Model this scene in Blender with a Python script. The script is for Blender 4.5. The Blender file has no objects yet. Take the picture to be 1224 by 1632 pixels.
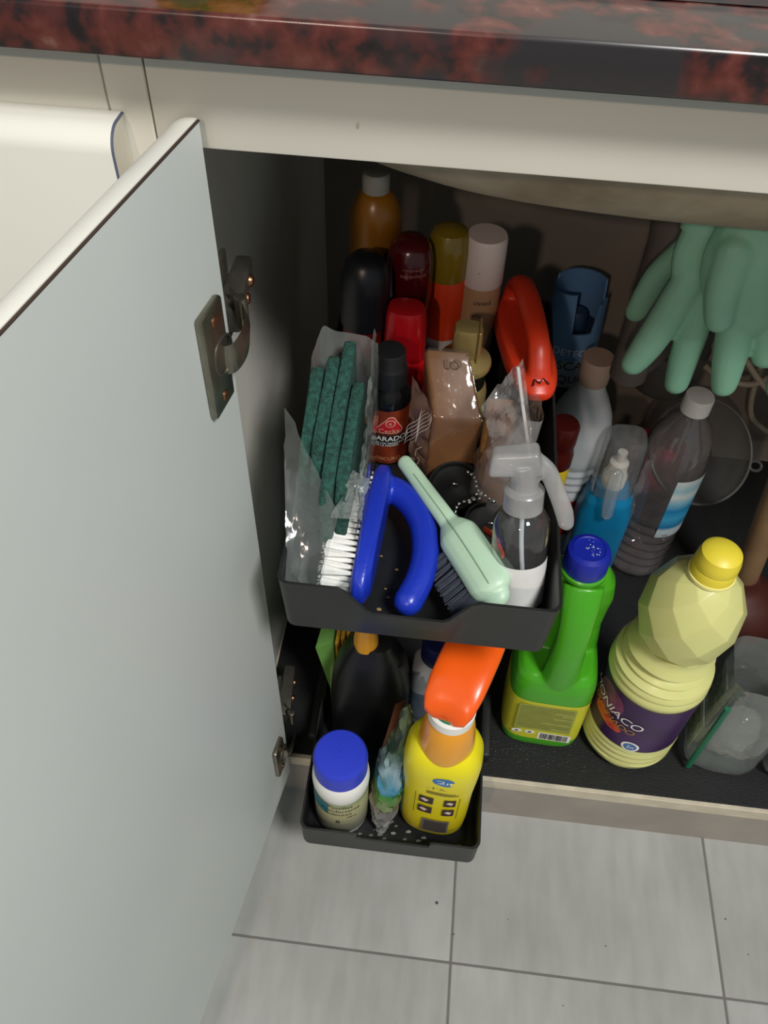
import bpy, bmesh, math, random
from mathutils import Vector, Matrix, noise
random.seed(7)
S = bpy.context.scene
COL = S.collection
PI = math.pi

# ------------------------------------------------------------------ camera
cam = bpy.data.cameras.new('camera'); cam_o = bpy.data.objects.new('camera', cam); COL.objects.link(cam_o)
cam.sensor_width = 36.0; cam.lens = 36.0 * 1320.05 / 1632.0; cam.clip_start = 0.01
_R = Vector((0.9935, 0.1104, 0.0280)); _U = Vector((-0.1020, 0.7530, 0.6501)); _F = Vector((-0.0507, 0.6487, -0.7593))
_M = Matrix((_R, _U, -_F)).transposed().to_4x4(); _M.translation = (0.2188, -0.4001, 1.0212)
cam_o.matrix_world = _M
S.camera = cam_o
# ------------------------------------------------------------------ world, lights, exposure
W = bpy.data.worlds.new('world'); S.world = W; W.use_nodes = True
W.node_tree.nodes['Background'].inputs[0].default_value = (0.82, 0.93, 1.0, 1)
W.node_tree.nodes['Background'].inputs[1].default_value = 0.25
def area(name, loc, target, size, power, color, sizey=None):
    l = bpy.data.lights.new(name, 'AREA'); l.energy = power; l.color = color; l.size = size
    if sizey: l.shape = 'RECTANGLE'; l.size_y = sizey
    o = bpy.data.objects.new(name, l); COL.objects.link(o); o.location = loc
    o.rotation_euler = (Vector(target) - Vector(loc)).to_track_quat('-Z', 'Y').to_euler()
    return o
area('ceiling_light', (1.00, -1.02, 2.28), (0.3, 0.0, 0.5), 0.40, 45, (1.0, 0.985, 0.955))
area('far_ceiling_light', (-0.40, -2.90, 2.42), (0.3, 0.3, 0.5), 0.09, 21, (1.0, 0.78, 0.64))
S.view_settings.view_transform = 'Standard'; S.view_settings.look = 'None'
S.view_settings.gamma = 1.0; S.view_settings.use_curve_mapping = False
S.view_settings.exposure = 0.0

# ------------------------------------------------------------------ materials
MATS = {}
def srgb(h):
    if not isinstance(h, str): return tuple(h)[:3]
    v = [int(h[i:i+2], 16) / 255 for i in (0, 2, 4)]
    return tuple(c / 12.92 if c <= .04045 else ((c + .055) / 1.055) ** 2.4 for c in v)
def mat(name, col, rough=.45, metal=0., var=.10, vscale=30., bump=0., bscale=200., trans=0., coat=0., sss=0., col2=None, detail=3):
    if name in MATS: return MATS[name]
    m = bpy.data.materials.new(name); m.use_nodes = True; nt = m.node_tree; p = nt.nodes['Principled BSDF']
    c = srgb(col); c2 = srgb(col2) if col2 else tuple(x * (1 - var) for x in c)
    tc = nt.nodes.new('ShaderNodeTexCoord'); nz = nt.nodes.new('ShaderNodeTexNoise')
    nz.inputs['Scale'].default_value = vscale; nz.inputs['Detail'].default_value = detail
    nt.links.new(tc.outputs['Object'], nz.inputs['Vector'])
    rp = nt.nodes.new('ShaderNodeValToRGB'); rp.color_ramp.elements[0].position = .35; rp.color_ramp.elements[1].position = .65
    rp.color_ramp.elements[0].color = (*c2, 1); rp.color_ramp.elements[1].color = (*c, 1)
    nt.links.new(nz.outputs['Fac'], rp.inputs['Fac']); nt.links.new(rp.outputs['Color'], p.inputs['Base Color'])
    p.inputs['Roughness'].default_value = rough; p.inputs['Metallic'].default_value = metal
    p.inputs['Transmission Weight'].default_value = trans; p.inputs['Coat Weight'].default_value = coat
    if sss:
        p.inputs['Subsurface Weight'].default_value = sss; p.inputs['Subsurface Scale'].default_value = .01
    if bump:
        n2 = nt.nodes.new('ShaderNodeTexNoise'); n2.inputs['Scale'].default_value = bscale; n2.inputs['Detail'].default_value = 4
        nt.links.new(tc.outputs['Object'], n2.inputs['Vector'])
        b = nt.nodes.new('ShaderNodeBump'); b.inputs['Strength'].default_value = bump; b.inputs['Distance'].default_value = .002
        nt.links.new(n2.outputs['Fac'], b.inputs['Height']); nt.links.new(b.outputs['Normal'], p.inputs['Normal'])
    MATS[name] = m; return m
def film(name, tint=(1, 1, 1), haze=.1, hazecol=(.8, .8, .8), rough=.08, gloss=1.0, bump=0., bscale=60.):
    """thin clear plastic: see-through, a little milky, glossy by Fresnel"""
    if name in MATS: return MATS[name]
    m = bpy.data.materials.new(name); m.use_nodes = True; nt = m.node_tree; N = nt.nodes
    N.remove(N['Principled BSDF']); out = N['Material Output']
    t = N.new('ShaderNodeBsdfTransparent'); t.inputs[0].default_value = (*tint, 1)
    d = N.new('ShaderNodeBsdfDiffuse'); d.inputs[0].default_value = (*hazecol, 1)
    tl = N.new('ShaderNodeBsdfTranslucent'); tl.inputs[0].default_value = (*hazecol, 1)
    md = N.new('ShaderNodeMixShader'); md.inputs[0].default_value = .4
    nt.links.new(d.outputs[0], md.inputs[1]); nt.links.new(tl.outputs[0], md.inputs[2])
    g = N.new('ShaderNodeBsdfGlossy'); g.inputs['Roughness'].default_value = rough
    tc = N.new('ShaderNodeTexCoord'); nz = N.new('ShaderNodeTexNoise'); nz.inputs['Scale'].default_value = bscale
    nt.links.new(tc.outputs['Object'], nz.inputs['Vector'])
    mr = N.new('ShaderNodeMapRange'); mr.inputs['To Min'].default_value = haze * .7; mr.inputs['To Max'].default_value = min(1, haze * 1.3)
    nt.links.new(nz.outputs['Fac'], mr.inputs['Value'])
    m1 = N.new('ShaderNodeMixShader'); nt.links.new(mr.outputs[0], m1.inputs[0])
    nt.links.new(t.outputs[0], m1.inputs[1]); nt.links.new(md.outputs[0], m1.inputs[2])
    fr = N.new('ShaderNodeLayerWeight'); fr.inputs['Blend'].default_value = .5   # Schlick reflectance, same from both sides of the film
    pw = N.new('ShaderNodeMath'); pw.operation = 'POWER'; pw.inputs[1].default_value = 4.; nt.links.new(fr.outputs['Facing'], pw.inputs[0])
    sc = N.new('ShaderNodeMath'); sc.operation = 'MULTIPLY_ADD'; sc.inputs[1].default_value = .9; sc.inputs[2].default_value = .05; nt.links.new(pw.outputs[0], sc.inputs[0])
    mu = N.new('ShaderNodeMath'); mu.operation = 'MULTIPLY'; mu.use_clamp = True; mu.inputs[1].default_value = gloss; nt.links.new(sc.outputs[0], mu.inputs[0])
    m2 = N.new('ShaderNodeMixShader'); nt.links.new(mu.outputs[0], m2.inputs[0])
    nt.links.new(m1.outputs[0], m2.inputs[1]); nt.links.new(g.outputs[0], m2.inputs[2])
    if bump:
        b = N.new('ShaderNodeBump'); b.inputs['Strength'].default_value = bump; b.inputs['Distance'].default_value = .004
        nt.links.new(nz.outputs['Fac'], b.inputs['Height'])
        nt.links.new(b.outputs[0], g.inputs['Normal']); nt.links.new(b.outputs[0], fr.inputs['Normal'])
    nt.links.new(m2.outputs[0], out.inputs[0]); MATS[name] = m; return m
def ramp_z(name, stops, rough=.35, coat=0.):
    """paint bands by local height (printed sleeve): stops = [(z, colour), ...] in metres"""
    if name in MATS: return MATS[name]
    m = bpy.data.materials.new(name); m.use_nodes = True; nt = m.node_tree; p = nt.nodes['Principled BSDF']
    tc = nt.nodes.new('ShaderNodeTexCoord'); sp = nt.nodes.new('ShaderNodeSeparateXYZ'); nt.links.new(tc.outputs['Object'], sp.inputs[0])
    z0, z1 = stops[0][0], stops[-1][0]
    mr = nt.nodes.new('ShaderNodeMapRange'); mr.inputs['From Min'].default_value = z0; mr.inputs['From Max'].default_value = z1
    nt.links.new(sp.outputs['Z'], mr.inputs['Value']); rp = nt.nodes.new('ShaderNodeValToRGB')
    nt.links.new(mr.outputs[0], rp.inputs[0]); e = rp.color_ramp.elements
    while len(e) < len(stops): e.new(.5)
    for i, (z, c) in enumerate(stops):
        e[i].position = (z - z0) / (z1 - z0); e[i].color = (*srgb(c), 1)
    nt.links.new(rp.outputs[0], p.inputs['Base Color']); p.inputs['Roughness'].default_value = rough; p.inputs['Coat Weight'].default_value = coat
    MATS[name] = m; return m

# ------------------------------------------------------------------ object helpers
def tag(o, label=None, cat=None, group=None, kind=None):
    for k, v in (('label', label), ('category', cat), ('group', group), ('kind', kind)):
        if v: o[k] = v
    return o
def thing(name, label, cat, loc=(0, 0, 0), rot=(0, 0, 0), group=None):
    o = bpy.data.objects.new(name, None); COL.objects.link(o); o.empty_display_size = .02
    o.location = loc; o.rotation_euler = rot; return tag(o, label, cat, group)
def obj(name, bm, m, parent=None, label=None, smooth=35, kind=None, loc=None, rot=None):
    me = bpy.data.meshes.new(name)
    bmesh.ops.remove_doubles(bm, verts=bm.verts, dist=1e-6)
    bmesh.ops.recalc_face_normals(bm, faces=bm.faces)
    for f in bm.faces: f.smooth = smooth > 0
    if smooth < 180:
        a = math.radians(smooth)
        for e in bm.edges: e.smooth = e.calc_face_angle(0) < a
    bm.to_mesh(me); bm.free(); me.materials.append(m)
    o = bpy.data.objects.new(name, me); COL.objects.link(o)
    if parent: o.parent = parent
    if loc: o.location = loc
    if rot: o.rotation_euler = rot
    return tag(o, label, None, None, kind)
def nb(): return bmesh.new()
def box(bm, x0, x1, y0, y1, z0, z1, bev=0., seg=2):
    t = nb(); bmesh.ops.create_cube(t, size=1)
    for v in t.verts: v.co = ((x0 + x1) / 2 + v.co.x * (x1 - x0), (y0 + y1) / 2 + v.co.y * (y1 - y0), (z0 + z1) / 2 + v.co.z * (z1 - z0))
    if bev: bmesh.ops.bevel(t, geom=t.edges[:], offset=bev, segments=seg, affect='EDGES', profile=.5)
    return merge(bm, t)
def merge(bm, t, mx=None):
    if mx is not None: t.transform(mx)
    me = bpy.data.meshes.new('tmp'); t.to_mesh(me); t.free(); bm.from_mesh(me); bpy.data.meshes.remove(me); return bm
def sep(t, a, n):
    """unit superellipse point"""
    c, s = math.cos(a), math.sin(a)
    return (math.copysign(abs(c) ** (2 / n), c), math.copysign(abs(s) ** (2 / n), s))
def lathe(bm, prof, seg=32, sx=1., sy=1., n=2., cx=0., cy=0., caps=True, fn=None):
    """prof = [(r, z)]; rings of superellipse exponent n scaled by sx, sy; fn(x,y,z,a)->Vector warps"""
    rings = []
    for r, z in prof:
        if r < 1e-5:
            co = Vector((cx, cy, z)); 
            if fn: co = fn(co, 0)
            rings.append([bm.verts.new(co)]); continue
        rg = []
        for i in range(seg):
            a = 2 * PI * i / seg; x, y = sep(None, a, n)
            co = Vector((cx + r * sx * x, cy + r * sy * y, z))
            if fn: co = fn(co, a)
            rg.append(bm.verts.new(co))
        rings.append(rg)
    for A, B in zip(rings, rings[1:]):
        if len(A) == 1 and len(B) == 1: continue
        for i in range(seg):
            j = (i + 1) % seg
            if len(A) == 1: bm.faces.new((A[0], B[j], B[i]))
            elif len(B) == 1: bm.faces.new((A[i], A[j], B[0]))
            else: bm.faces.new((A[i], A[j], B[j], B[i]))
    if caps:
        if len(rings[0]) > 1: bm.faces.new(rings[0][::-1])
        if len(rings[-1]) > 1: bm.faces.new(rings[-1])
    return bm
def band(bm, r, z0, z1, a0, a1, seg=24, sx=1., sy=1., n=2., r1=None):
    """open strip hugging a lathe body from angle a0 to a1 (0 = facing -y, + to the right)"""
    r1 = r if r1 is None else r1; P = []
    for i in range(seg + 1):
        a = a0 + (a1 - a0) * i / seg - PI / 2; x, y = sep(None, a, n)
        P.append((bm.verts.new((r * sx * x, r * sy * y, z0)), bm.verts.new((r1 * sx * x, r1 * sy * y, z1))))
    for A, B in zip(P, P[1:]): bm.faces.new((A[0], B[0], B[1], A[1]))
    return bm
def smooth_path(P, k=6):
    P = [Vector(p) for p in P]; Q = []
    for i in range(len(P) - 1):
        a, b, c, d = P[max(i - 1, 0)], P[i], P[i + 1], P[min(i + 2, len(P) - 1)]
        for j in range(k):
            t = j / k
            Q.append(.5 * ((2 * b) + (c - a) * t + (2 * a - 5 * b + 4 * c - d) * t * t + (3 * b - a - 3 * c + d) * t ** 3))
    Q.append(P[-1]); return Q
def tube(bm, P, R, seg=10, caps=True, flat=1., up=None, round_ends=False):
    """sweep; R scalar or list; flat scales the second axis"""
    P = [Vector(p) for p in P]; n = len(P)
    if not isinstance(R, (list, tuple)): R = [R] * n
    if len(R) != n:
        R0 = list(R); R = []
        for i in range(n):
            q = i / (n - 1) * (len(R0) - 1); k = min(int(q), len(R0) - 2); R.append(R0[k] + (R0[k + 1] - R0[k]) * (q - k))
    R = list(R)
    if round_ends:
        d0 = (P[0] - P[1]).normalized(); d1 = (P[-1] - P[-2]).normalized(); r0, r1 = R[0], R[-1]
        pre = [(P[0] + d0 * r0 * math.sin(a), r0 * math.cos(a)) for a in (1.45, 1.1, .75, .4)]
        post = [(P[-1] + d1 * r1 * math.sin(a), r1 * math.cos(a)) for a in (.4, .75, 1.1, 1.45)]
        P = [p for p, _ in pre] + P + [p for p, _ in post]; R = [r for _, r in pre] + R + [r for _, r in post]; n = len(P)
    T = [(P[min(i + 1, n - 1)] - P[max(i - 1, 0)]).normalized() for i in range(n)]
    u = Vector(up) if up else (Vector((0, 0, 1)) if abs(T[0].z) < .9 else Vector((1, 0, 0)))
    rings = []
    for i in range(n):
        u = (u - T[i] * u.dot(T[i])).normalized(); v = T[i].cross(u)
        rings.append([bm.verts.new(P[i] + u * (R[i] * math.cos(2 * PI * k / seg)) + v * (R[i] * flat * math.sin(2 * PI * k / seg))) for k in range(seg)])
    for A, B in zip(rings, rings[1:]):
        for i in range(seg): bm.faces.new((A[i], A[(i + 1) % seg], B[(i + 1) % seg], B[i]))
    if caps: bm.faces.new(rings[0][::-1]); bm.faces.new(rings[-1])
    return bm
def ball(bm, c, r, s=(1, 1, 1), sub=2):
    t = nb(); bmesh.ops.create_icosphere(t, subdivisions=sub, radius=1)
    for v in t.verts: v.co = (c[0] + v.co.x * r * s[0], c[1] + v.co.y * r * s[1], c[2] + v.co.z * r * s[2])
    return merge(bm, t)
def prism(bm, pts, y0, y1, plane='xz'):
    """extrude a 2D outline; plane xz extrudes along y, yz along x, xy along z"""
    f = {'xz': lambda a, b, t: (a, t, b), 'yz': lambda a, b, t: (t, a, b), 'xy': lambda a, b, t: (a, b, t)}[plane]
    A = [bm.verts.new(f(a, b, y0)) for a, b in pts]; B = [bm.verts.new(f(a, b, y1)) for a, b in pts]
    n = len(pts); bm.faces.new(A); bm.faces.new(B[::-1])
    for i in range(n): bm.faces.new((A[i], B[i], B[(i + 1) % n], A[(i + 1) % n]))
    return bm
def hexa(bm, c8, bev=0., seg=2):
    """box from 8 corners: bottom 4 (ccw) then top 4"""
    t = nb(); v = [t.verts.new(c) for c in c8]
    for q in ((3, 2, 1, 0), (4, 5, 6, 7), (0, 1, 5, 4), (1, 2, 6, 5), (2, 3, 7, 6), (3, 0, 4, 7)): t.faces.new([v[i] for i in q])
    bmesh.ops.recalc_face_normals(t, faces=t.faces)
    if bev: bmesh.ops.bevel(t, geom=t.edges[:], offset=bev, segments=seg, affect='EDGES', profile=.5)
    return merge(bm, t)
def eval_mods(bm, mods):
    me = bpy.data.meshes.new('tmp'); bm.to_mesh(me); bm.free(); o = bpy.data.objects.new('tmp', me); COL.objects.link(o)
    for typ, kw in mods:
        md = o.modifiers.new('m', typ)
        for k, v in kw.items(): setattr(md, k, v)
    dg = bpy.context.evaluated_depsgraph_get(); r = bpy.data.meshes.new_from_object(o.evaluated_get(dg))
    b = nb(); b.from_mesh(r); bpy.data.objects.remove(o); bpy.data.meshes.remove(me); bpy.data.meshes.remove(r); return b
def fuse(bm, voxel=.002, it=6):
    bmesh.ops.recalc_face_normals(bm, faces=bm.faces)
    return eval_mods(bm, [('REMESH', dict(mode='VOXEL', voxel_size=voxel)), ('SMOOTH', dict(factor=.5, iterations=it))])
def crumple(bm, amp, scale, seed=0.):
    bm.normal_update()
    for v in bm.verts:
        q = v.co * scale + Vector((seed, seed * 2.3, -seed))
        d = abs(noise.noise(q)) + .5 * abs(noise.noise(q * 2.1)) - .35
        v.co += v.normal * d * amp
    return bm
def text_bm(s, size, spacing=1.0, shear=0.):
    c = bpy.data.curves.new('t', 'FONT'); c.body = s; c.size = size; c.align_x = 'CENTER'; c.align_y = 'CENTER'
    c.space_character = spacing; c.shear = shear; c.resolution_u = 3
    o = bpy.data.objects.new('t', c); COL.objects.link(o)
    dg = bpy.context.evaluated_depsgraph_get(); me = bpy.data.meshes.new_from_object(o.evaluated_get(dg))
    b = nb(); b.from_mesh(me); bpy.data.objects.remove(o); bpy.data.curves.remove(c); bpy.data.meshes.remove(me); return b
def flat_bm(pts):
    b = nb(); b.faces.new([b.verts.new((x, y, 0)) for x, y in pts]); return b
def circle_pts(cx, cy, rx, ry=None, n=24): 
    ry = ry or rx; return [(cx + rx * math.cos(2 * PI * i / n), cy + ry * math.sin(2 * PI * i / n)) for i in range(n)]
def rect_pts(x0, x1, y0, y1): return [(x0, y0), (x1, y0), (x1, y1), (x0, y1)]
def wrap(b, r, z, ang=0., sx=1., sy=1., n=2., off=.0004, taper=0., roll=0., step=.004):
    """bend a flat print (x right, y up) round a lathe body of radius r"""
    if roll: b.transform(Matrix.Rotation(roll, 4, 'Z'))
    xs = [v.co.x for v in b.verts]; x = min(xs) + step
    while x < max(xs) - 1e-6:
        bmesh.ops.bisect_plane(b, geom=b.verts[:] + b.edges[:] + b.faces[:], plane_co=(x, 0, 0), plane_no=(1, 0, 0)); x += step
    for v in b.verts:
        rr = r + taper * v.co.y + off
        a = ang + v.co.x / r - PI / 2; px, py = sep(None, a, n)
        v.co = (rr * sx * px, rr * sy * py, z + v.co.y)
    return b
def flatprint(b, o, ux, uy):
    """place a flat print at origin o with in-plane axes ux, uy"""
    o, ux, uy = Vector(o), Vector(ux).normalized(), Vector(uy).normalized()
    for v in b.verts: v.co = o + ux * v.co.x + uy * v.co.y
    return b

# ------------------------------------------------------------------ shared materials
M_white = mat('white_laminate', 'e2e2d8', .38, var=.05, vscale=6)
M_cream = mat('cream_panel', 'd6d3c6', .42, var=.06, vscale=5)
M_inner = mat('grey_laminate', 'c6cbc7', .45, var=.05, vscale=4)
M_side = mat('cabinet_interior', 'd6d4ca', .55, var=.12, vscale=9)
M_edge = mat('worn_edge', 'cfc6b0', .6, var=.25, vscale=40)
M_line = mat('dark_joint', '3a3430', .7)
M_plinth = mat('plinth_board', '9b948a', .6, var=.15, vscale=14)
M_back = mat('cabinet_back', '7d7368', .7, var=.2, vscale=8)
M_black = mat('black_plastic', '1d1f1f', .42, var=.15, vscale=60, bump=.08, bscale=900)
M_mat = mat('black_liner', '0e1011', .62, var=.4, vscale=120, bump=.35, bscale=500)
M_steel = mat('nickel_hinge', '8f8b7c', .30, metal=.92, var=.25, vscale=70)
M_steeldk = mat('dark_hinge_metal', '77736a', .40, metal=.8, var=.3, vscale=60)
M_brass = mat('brass_screw', 'a8795a', .35, metal=1.)
M_chrome = mat('bead_steel', 'c9c9c6', .2, metal=1.)
M_ink = mat('black_ink', '17171a', .6)
M_wht = mat('white_print', 'ecebe6', .5, var=.04)
M_blue = mat('blue_cap', '1b2fae', .38, var=.08, vscale=50)

# ------------------------------------------------------------------ floor
def tile_mat():
    m = mat('floor_tile', 'a9aaa6', .48, col2='979893', vscale=5, detail=9)
    nt = m.node_tree; p = nt.nodes['Principled BSDF']
    oi = nt.nodes.new('ShaderNodeObjectInfo'); tc = nt.nodes.new('ShaderNodeTexCoord'); n = nt.nodes.new('ShaderNodeTexNoise')
    n.noise_dimensions = '4D'; n.inputs['Scale'].default_value = 38; n.inputs['Detail'].default_value = 6
    mp = nt.nodes.new('ShaderNodeMapping'); mp.inputs['Scale'].default_value = (1.6, .35, 1)
    nt.links.new(tc.outputs['Object'], mp.inputs['Vector']); nt.links.new(mp.outputs[0], n.inputs['Vector']); nt.links.new(oi.outputs['Random'], n.inputs['W'])
    src = p.inputs['Base Color'].links[0].from_socket; mx = nt.nodes.new('ShaderNodeMixRGB'); mx.blend_type = 'MULTIPLY'; mx.inputs[0].default_value = .30
    r = nt.nodes.new('ShaderNodeValToRGB'); r.color_ramp.elements[0].position = .3; r.color_ramp.elements[1].position = .6
    r.color_ramp.elements[0].color = (.55, .55, .53, 1); nt.links.new(n.outputs['Fac'], r.inputs[0])
    nt.links.new(src, mx.inputs[1]); nt.links.new(r.outputs[0], mx.inputs[2]); nt.links.new(mx.outputs[0], p.inputs['Base Color'])
    return m
fl = obj('floor', box(nb(), -1.5, 2.1, -2.9, .62, -.02, -.0012), mat('grout', '6e6c66', .9))
tag(fl, kind='structure', label='grey stone-look tiled kitchen floor')
M_tile = tile_mat(); T = .2999; g = .0011
tme = None
for i in range(-6, 6):
    for j in range(-9, 1):
        x0 = .2965 + i * T; y0 = -.1718 + j * T
        if tme is None:
            t = obj('tile', box(nb(), g, T - g, g, T - g, -.012, 0, .0009, 1), M_tile, fl); tme = t.data
        else:
            t = bpy.data.objects.new('tile', tme); COL.objects.link(t); t.parent = fl
        t.location = (x0, y0, 0)
# dark specks dropped on the tiles
bm = nb()
for (x, y, r) in ((.277, -.112, .0020), (.2985, -.143, .0009), (.47, -.135, .0008), (.61, -.09, .0010), (.63, -.125, .0007), (.42, -.20, .0007), (.36, -.12, .0006)):
    ball(bm, (x, y, .0005), r, (1, 1, .5), 1)
tag(obj('floor_crumbs', bm, mat('crumb', '4b463f', .8)), 'tiny dark crumbs scattered on the grey floor tiles', 'crumbs', kind='stuff')

# ------------------------------------------------------------------ kitchen wall behind the counter
tag(obj('wall_back', box(nb(), -1.5, 2.1, .62, .70, 0, 2.5), mat('wall_paint', 'd8d5cc', .8, var=.05, vscale=3)), kind='structure')

# ------------------------------------------------------------------ sink cabinet
ZC = .0986
cab = thing('sink_cabinet', 'cream base cabinet under the sink, its left door swung wide open', 'cabinet', (0, 0, 0))
obj('side_panel', box(nb(), .034, .0500, .001, .575, 0, .871), M_side, cab)
obj('side_panel', box(nb(), .98, 1.0, .001, .575, 0, .871), M_side, cab)
obj('front_stile', box(nb(), .0436, .0642, -.0005, .018, .0986, .871, .0006, 1), M_cream, cab)
obj('back_panel', box(nb(), .05, .98, .575, .59, 0, .871), M_back, cab, 'dull brownish cabinet back panel')
obj('bottom_panel', box(nb(), .05, .98, .0015, .575, .0796, ZC), M_edge, cab)
obj('edge_band', box(nb(), .045, .98, -.0006, .0016, .0794, ZC + .0003, .0004, 1), mat('edge_band_cream', 'cdc4ae', .55, col2='bfb59f', vscale=40), cab, 'worn cream edging strip')
obj('plinth', box(nb(), .034, .98, .0012, .016, 0, .0792), M_plinth, cab, 'grey-brown plinth board')
obj('false_front', box(nb(), .0650, .98, -.0008, .0175, .8203, .871, .0012, 2), M_cream, cab, 'cream fixed panel below the worktop')
bm = nb()   # tiny nick on the fixed panel
ball(bm, (.1668, -.0008, .838), .0016, (.6, .3, 1.2), 1)
obj('paint_chip', bm, M_edge, cab)

# door profile (local: x along door width from hinge, y thickness 0 = inner face .. -t outer, z up)
def post_profile(t, z0, z1, r=.016, seg=7):
    """(y, z) outline: inner face at y=0, outer face at y=-t with a rolled top and bottom outer edge"""
    pts = [(0, z0), (0, z1)]
    for k in range(seg + 1):
        a = PI / 2 * k / seg; pts.append((-(t - r) - r * math.sin(a), z1 - r + r * math.cos(a)))
    for k in range(seg + 1):
        a = PI / 2 * k / seg; pts.append((-t + r - r * math.cos(a), z0 + r - r * math.sin(a)))
    return pts
def door_mesh(prof, x0, x1, bm=None):
    return prism(bm or nb(), prof, x0, x1, 'yz')
DT = .0195; DZ0, DZ1 = .0720, .8365
hinge_dir = math.radians(8.6)
# local +x of the door runs from the hinge edge toward the room
door = obj('door', door_mesh(post_profile(DT, DZ0, DZ1), 0, .43), M_inner, cab, 'open grey-white door with rolled top edge', loc=(.0896, -.0055, 0), rot=(0, 0, -(PI / 2 + hinge_dir)))
# outer laminate skin wraps the rolled edge
pr = post_profile(DT, DZ0, DZ1)[1:]; n_ = len(pr)
bm = nb(); out = []
for (y, z) in pr[:-1]:
    out.append((y, z))
def offs(pts, d):
    o = []
    for i, p in enumerate(pts):
        a = pts[max(i - 1, 0)]; b = pts[min(i + 1, len(pts) - 1)]
        t = Vector((b[0] - a[0], b[1] - a[1])).normalized(); o.append((p[0] - t.y * d, p[1] + t.x * d))
    return o
def skin(prof, x0, x1, d0, d1):
    b = nb(); A = offs(prof, d0); B = offs(prof, d1); return prism(b, A + B[::-1], x0, x1, 'yz')
SG = pr[:-1]
s_ = 1 if offs(SG, .001)[0][1] > SG[0][1] else -1
obj('outer_laminate', skin([(-.0012, DZ1)] + SG[1:], -.0004, .4304, 0, s_ * .0009), M_white, door, 'glossy white outer laminate rolled over the top edge')
obj('joint_line', skin([(.0003, DZ1 - .0002), (-.0010, DZ1)], -.0002, .4302, 0, s_ * .0006), mat('brown_joint', '382820', .7), door, 'thin dark joint along the top edge')
obj('hinge_side_edging', box(nb(), -.0008, .0, -DT + .003, -.0004, DZ0 + .004, DZ1 - .012), M_edge, door)
# smudges on the inside of the door
# hinges: plate on the door (sub-parts of the door), mount on the cabinet side
def hinge_plate(zc, s=1., rot=0.):
    # plate stands off the door's inner face (local +y is away from the inner face)
    t = nb(); box(t, -.0140 * s, .0140 * s, 0, .0055, -.036 * s, .036 * s, .0022, 2)
    t.transform(Matrix.Rotation(rot, 4, 'Y')); t.transform(Matrix.Translation((.0265, .0, zc)))
    pl = obj('hinge_plate', t, M_steel, door, 'nickel-plated hinge plate')
    b = nb(); lathe(b, [(.0130 * s, 0), (.0130 * s, .0060), (.0118 * s, .0064), (.0108 * s, .002), (0, .002)], 24)
    b.transform(Matrix.Rotation(-PI / 2, 4, 'X')); b.transform(Matrix.Translation((.0215, .0, zc)))
    obj('hinge_cup', b, M_steeldk, door)
    for dz in (-.027 * s, .027 * s):
        b = nb(); lathe(b, [(.0036, 0), (.0036, .0058), (.003, .0064), (0, .0065)], 14)
        b.transform(Matrix.Rotation(-PI / 2, 4, 'X')); b.transform(Matrix.Translation((.0265, 0, zc + dz)))
        obj('hinge_screw', b, M_brass, door)
    # flat cranked arm from the cup round the hinge edge to the mount (world points -> door frame)
    def w2d(p): return Matrix.Rotation(PI / 2 + hinge_dir, 4, 'Z') @ (Vector(p) - Vector((.0896, -.0055, 0)))
    P = smooth_path([w2d(p) for p in ((.0880, -.026, zc - .006), (.0960, -.023, zc - .006), (.0995, -.010, zc - .005), (.0980, .006, zc - .004), (.0920, .020, zc - .003), (.0830, .030, zc - .002))], 5)
    b = nb(); tube(b, P, .0105 * s, 4, flat=.17, up=(0, 0, 1)); obj('hinge_arm', b, M_steel, door, smooth=30)
    b = nb(); c = w2d((.0925, .017, 0)); lathe(b, [(.0042, zc - .013), (.0042, zc + .009), (.003, zc + .0095)], 12, cx=c.x, cy=c.y); obj('hinge_pin', b, M_steel, door)
def hinge_mount(zc, s=1.):
    b = nb()   # stamped base plate lying on the cabinet side, raised on a spacer
    box(b, .0502, .0720, .036, .066, zc - .010 * s, zc + .010 * s, .0012, 2); obj('hinge_spacer', b, M_steeldk, cab)
    b = nb(); box(b, .0705, .0740, .036, .060, zc - .036 * s, zc + .026 * s, .0012, 2); obj('hinge_base', b, M_steeldk, cab)
    b = nb(); hexa(b, [(.0735, .018, zc - .009), (.0900, .018, zc - .009), (.0840, .082, zc - .008), (.0735, .082, zc - .008), (.0735, .018, zc + .009), (.0910, .018, zc + .009), (.0850, .082, zc + .008), (.0735, .082, zc + .008)], .0025, 2)
    obj('hinge_body', b, M_steeldk, cab, 'dull metal hinge body on the cabinet side')
    for y, z in ((.044, zc), (.064, zc)):
        b = nb(); lathe(b, [(.0042, 0), (.0042, .0025), (.003, .0042), (0, .0044)], 14); b.transform(Matrix.Rotation(PI / 2, 4, 'Y')); b.transform(Matrix.Translation((.0865 if y < .05 else .0845, y, z)))
        obj('adjusting_screw', b, M_brass, cab)
hinge_plate(.711); hinge_mount(.700)
hinge_plate(.168, .8); hinge_mount(.158, .8)

tag(obj('shelf_liner', box(nb(), .052, .975, .004, .573, ZC, ZC + .0016, .0006, 1), M_mat), 'black textured liner mat covering the cabinet floor', 'mat')
# pale dust and drips on the liner
bm = nb()
for k in range(140):
    x = random.gauss(.36, .05); y = random.gauss(.035, .012)
    if y > .008: ball(bm, (x, y, ZC + .0017), random.uniform(.0003, .0007), (1, 1, .3), 1)
tag(obj('powder_specks', bm, mat('powder', '565c5f', .9)), 'pale powder specks on the black liner in front of green bottle', 'powder', kind='stuff')

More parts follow.
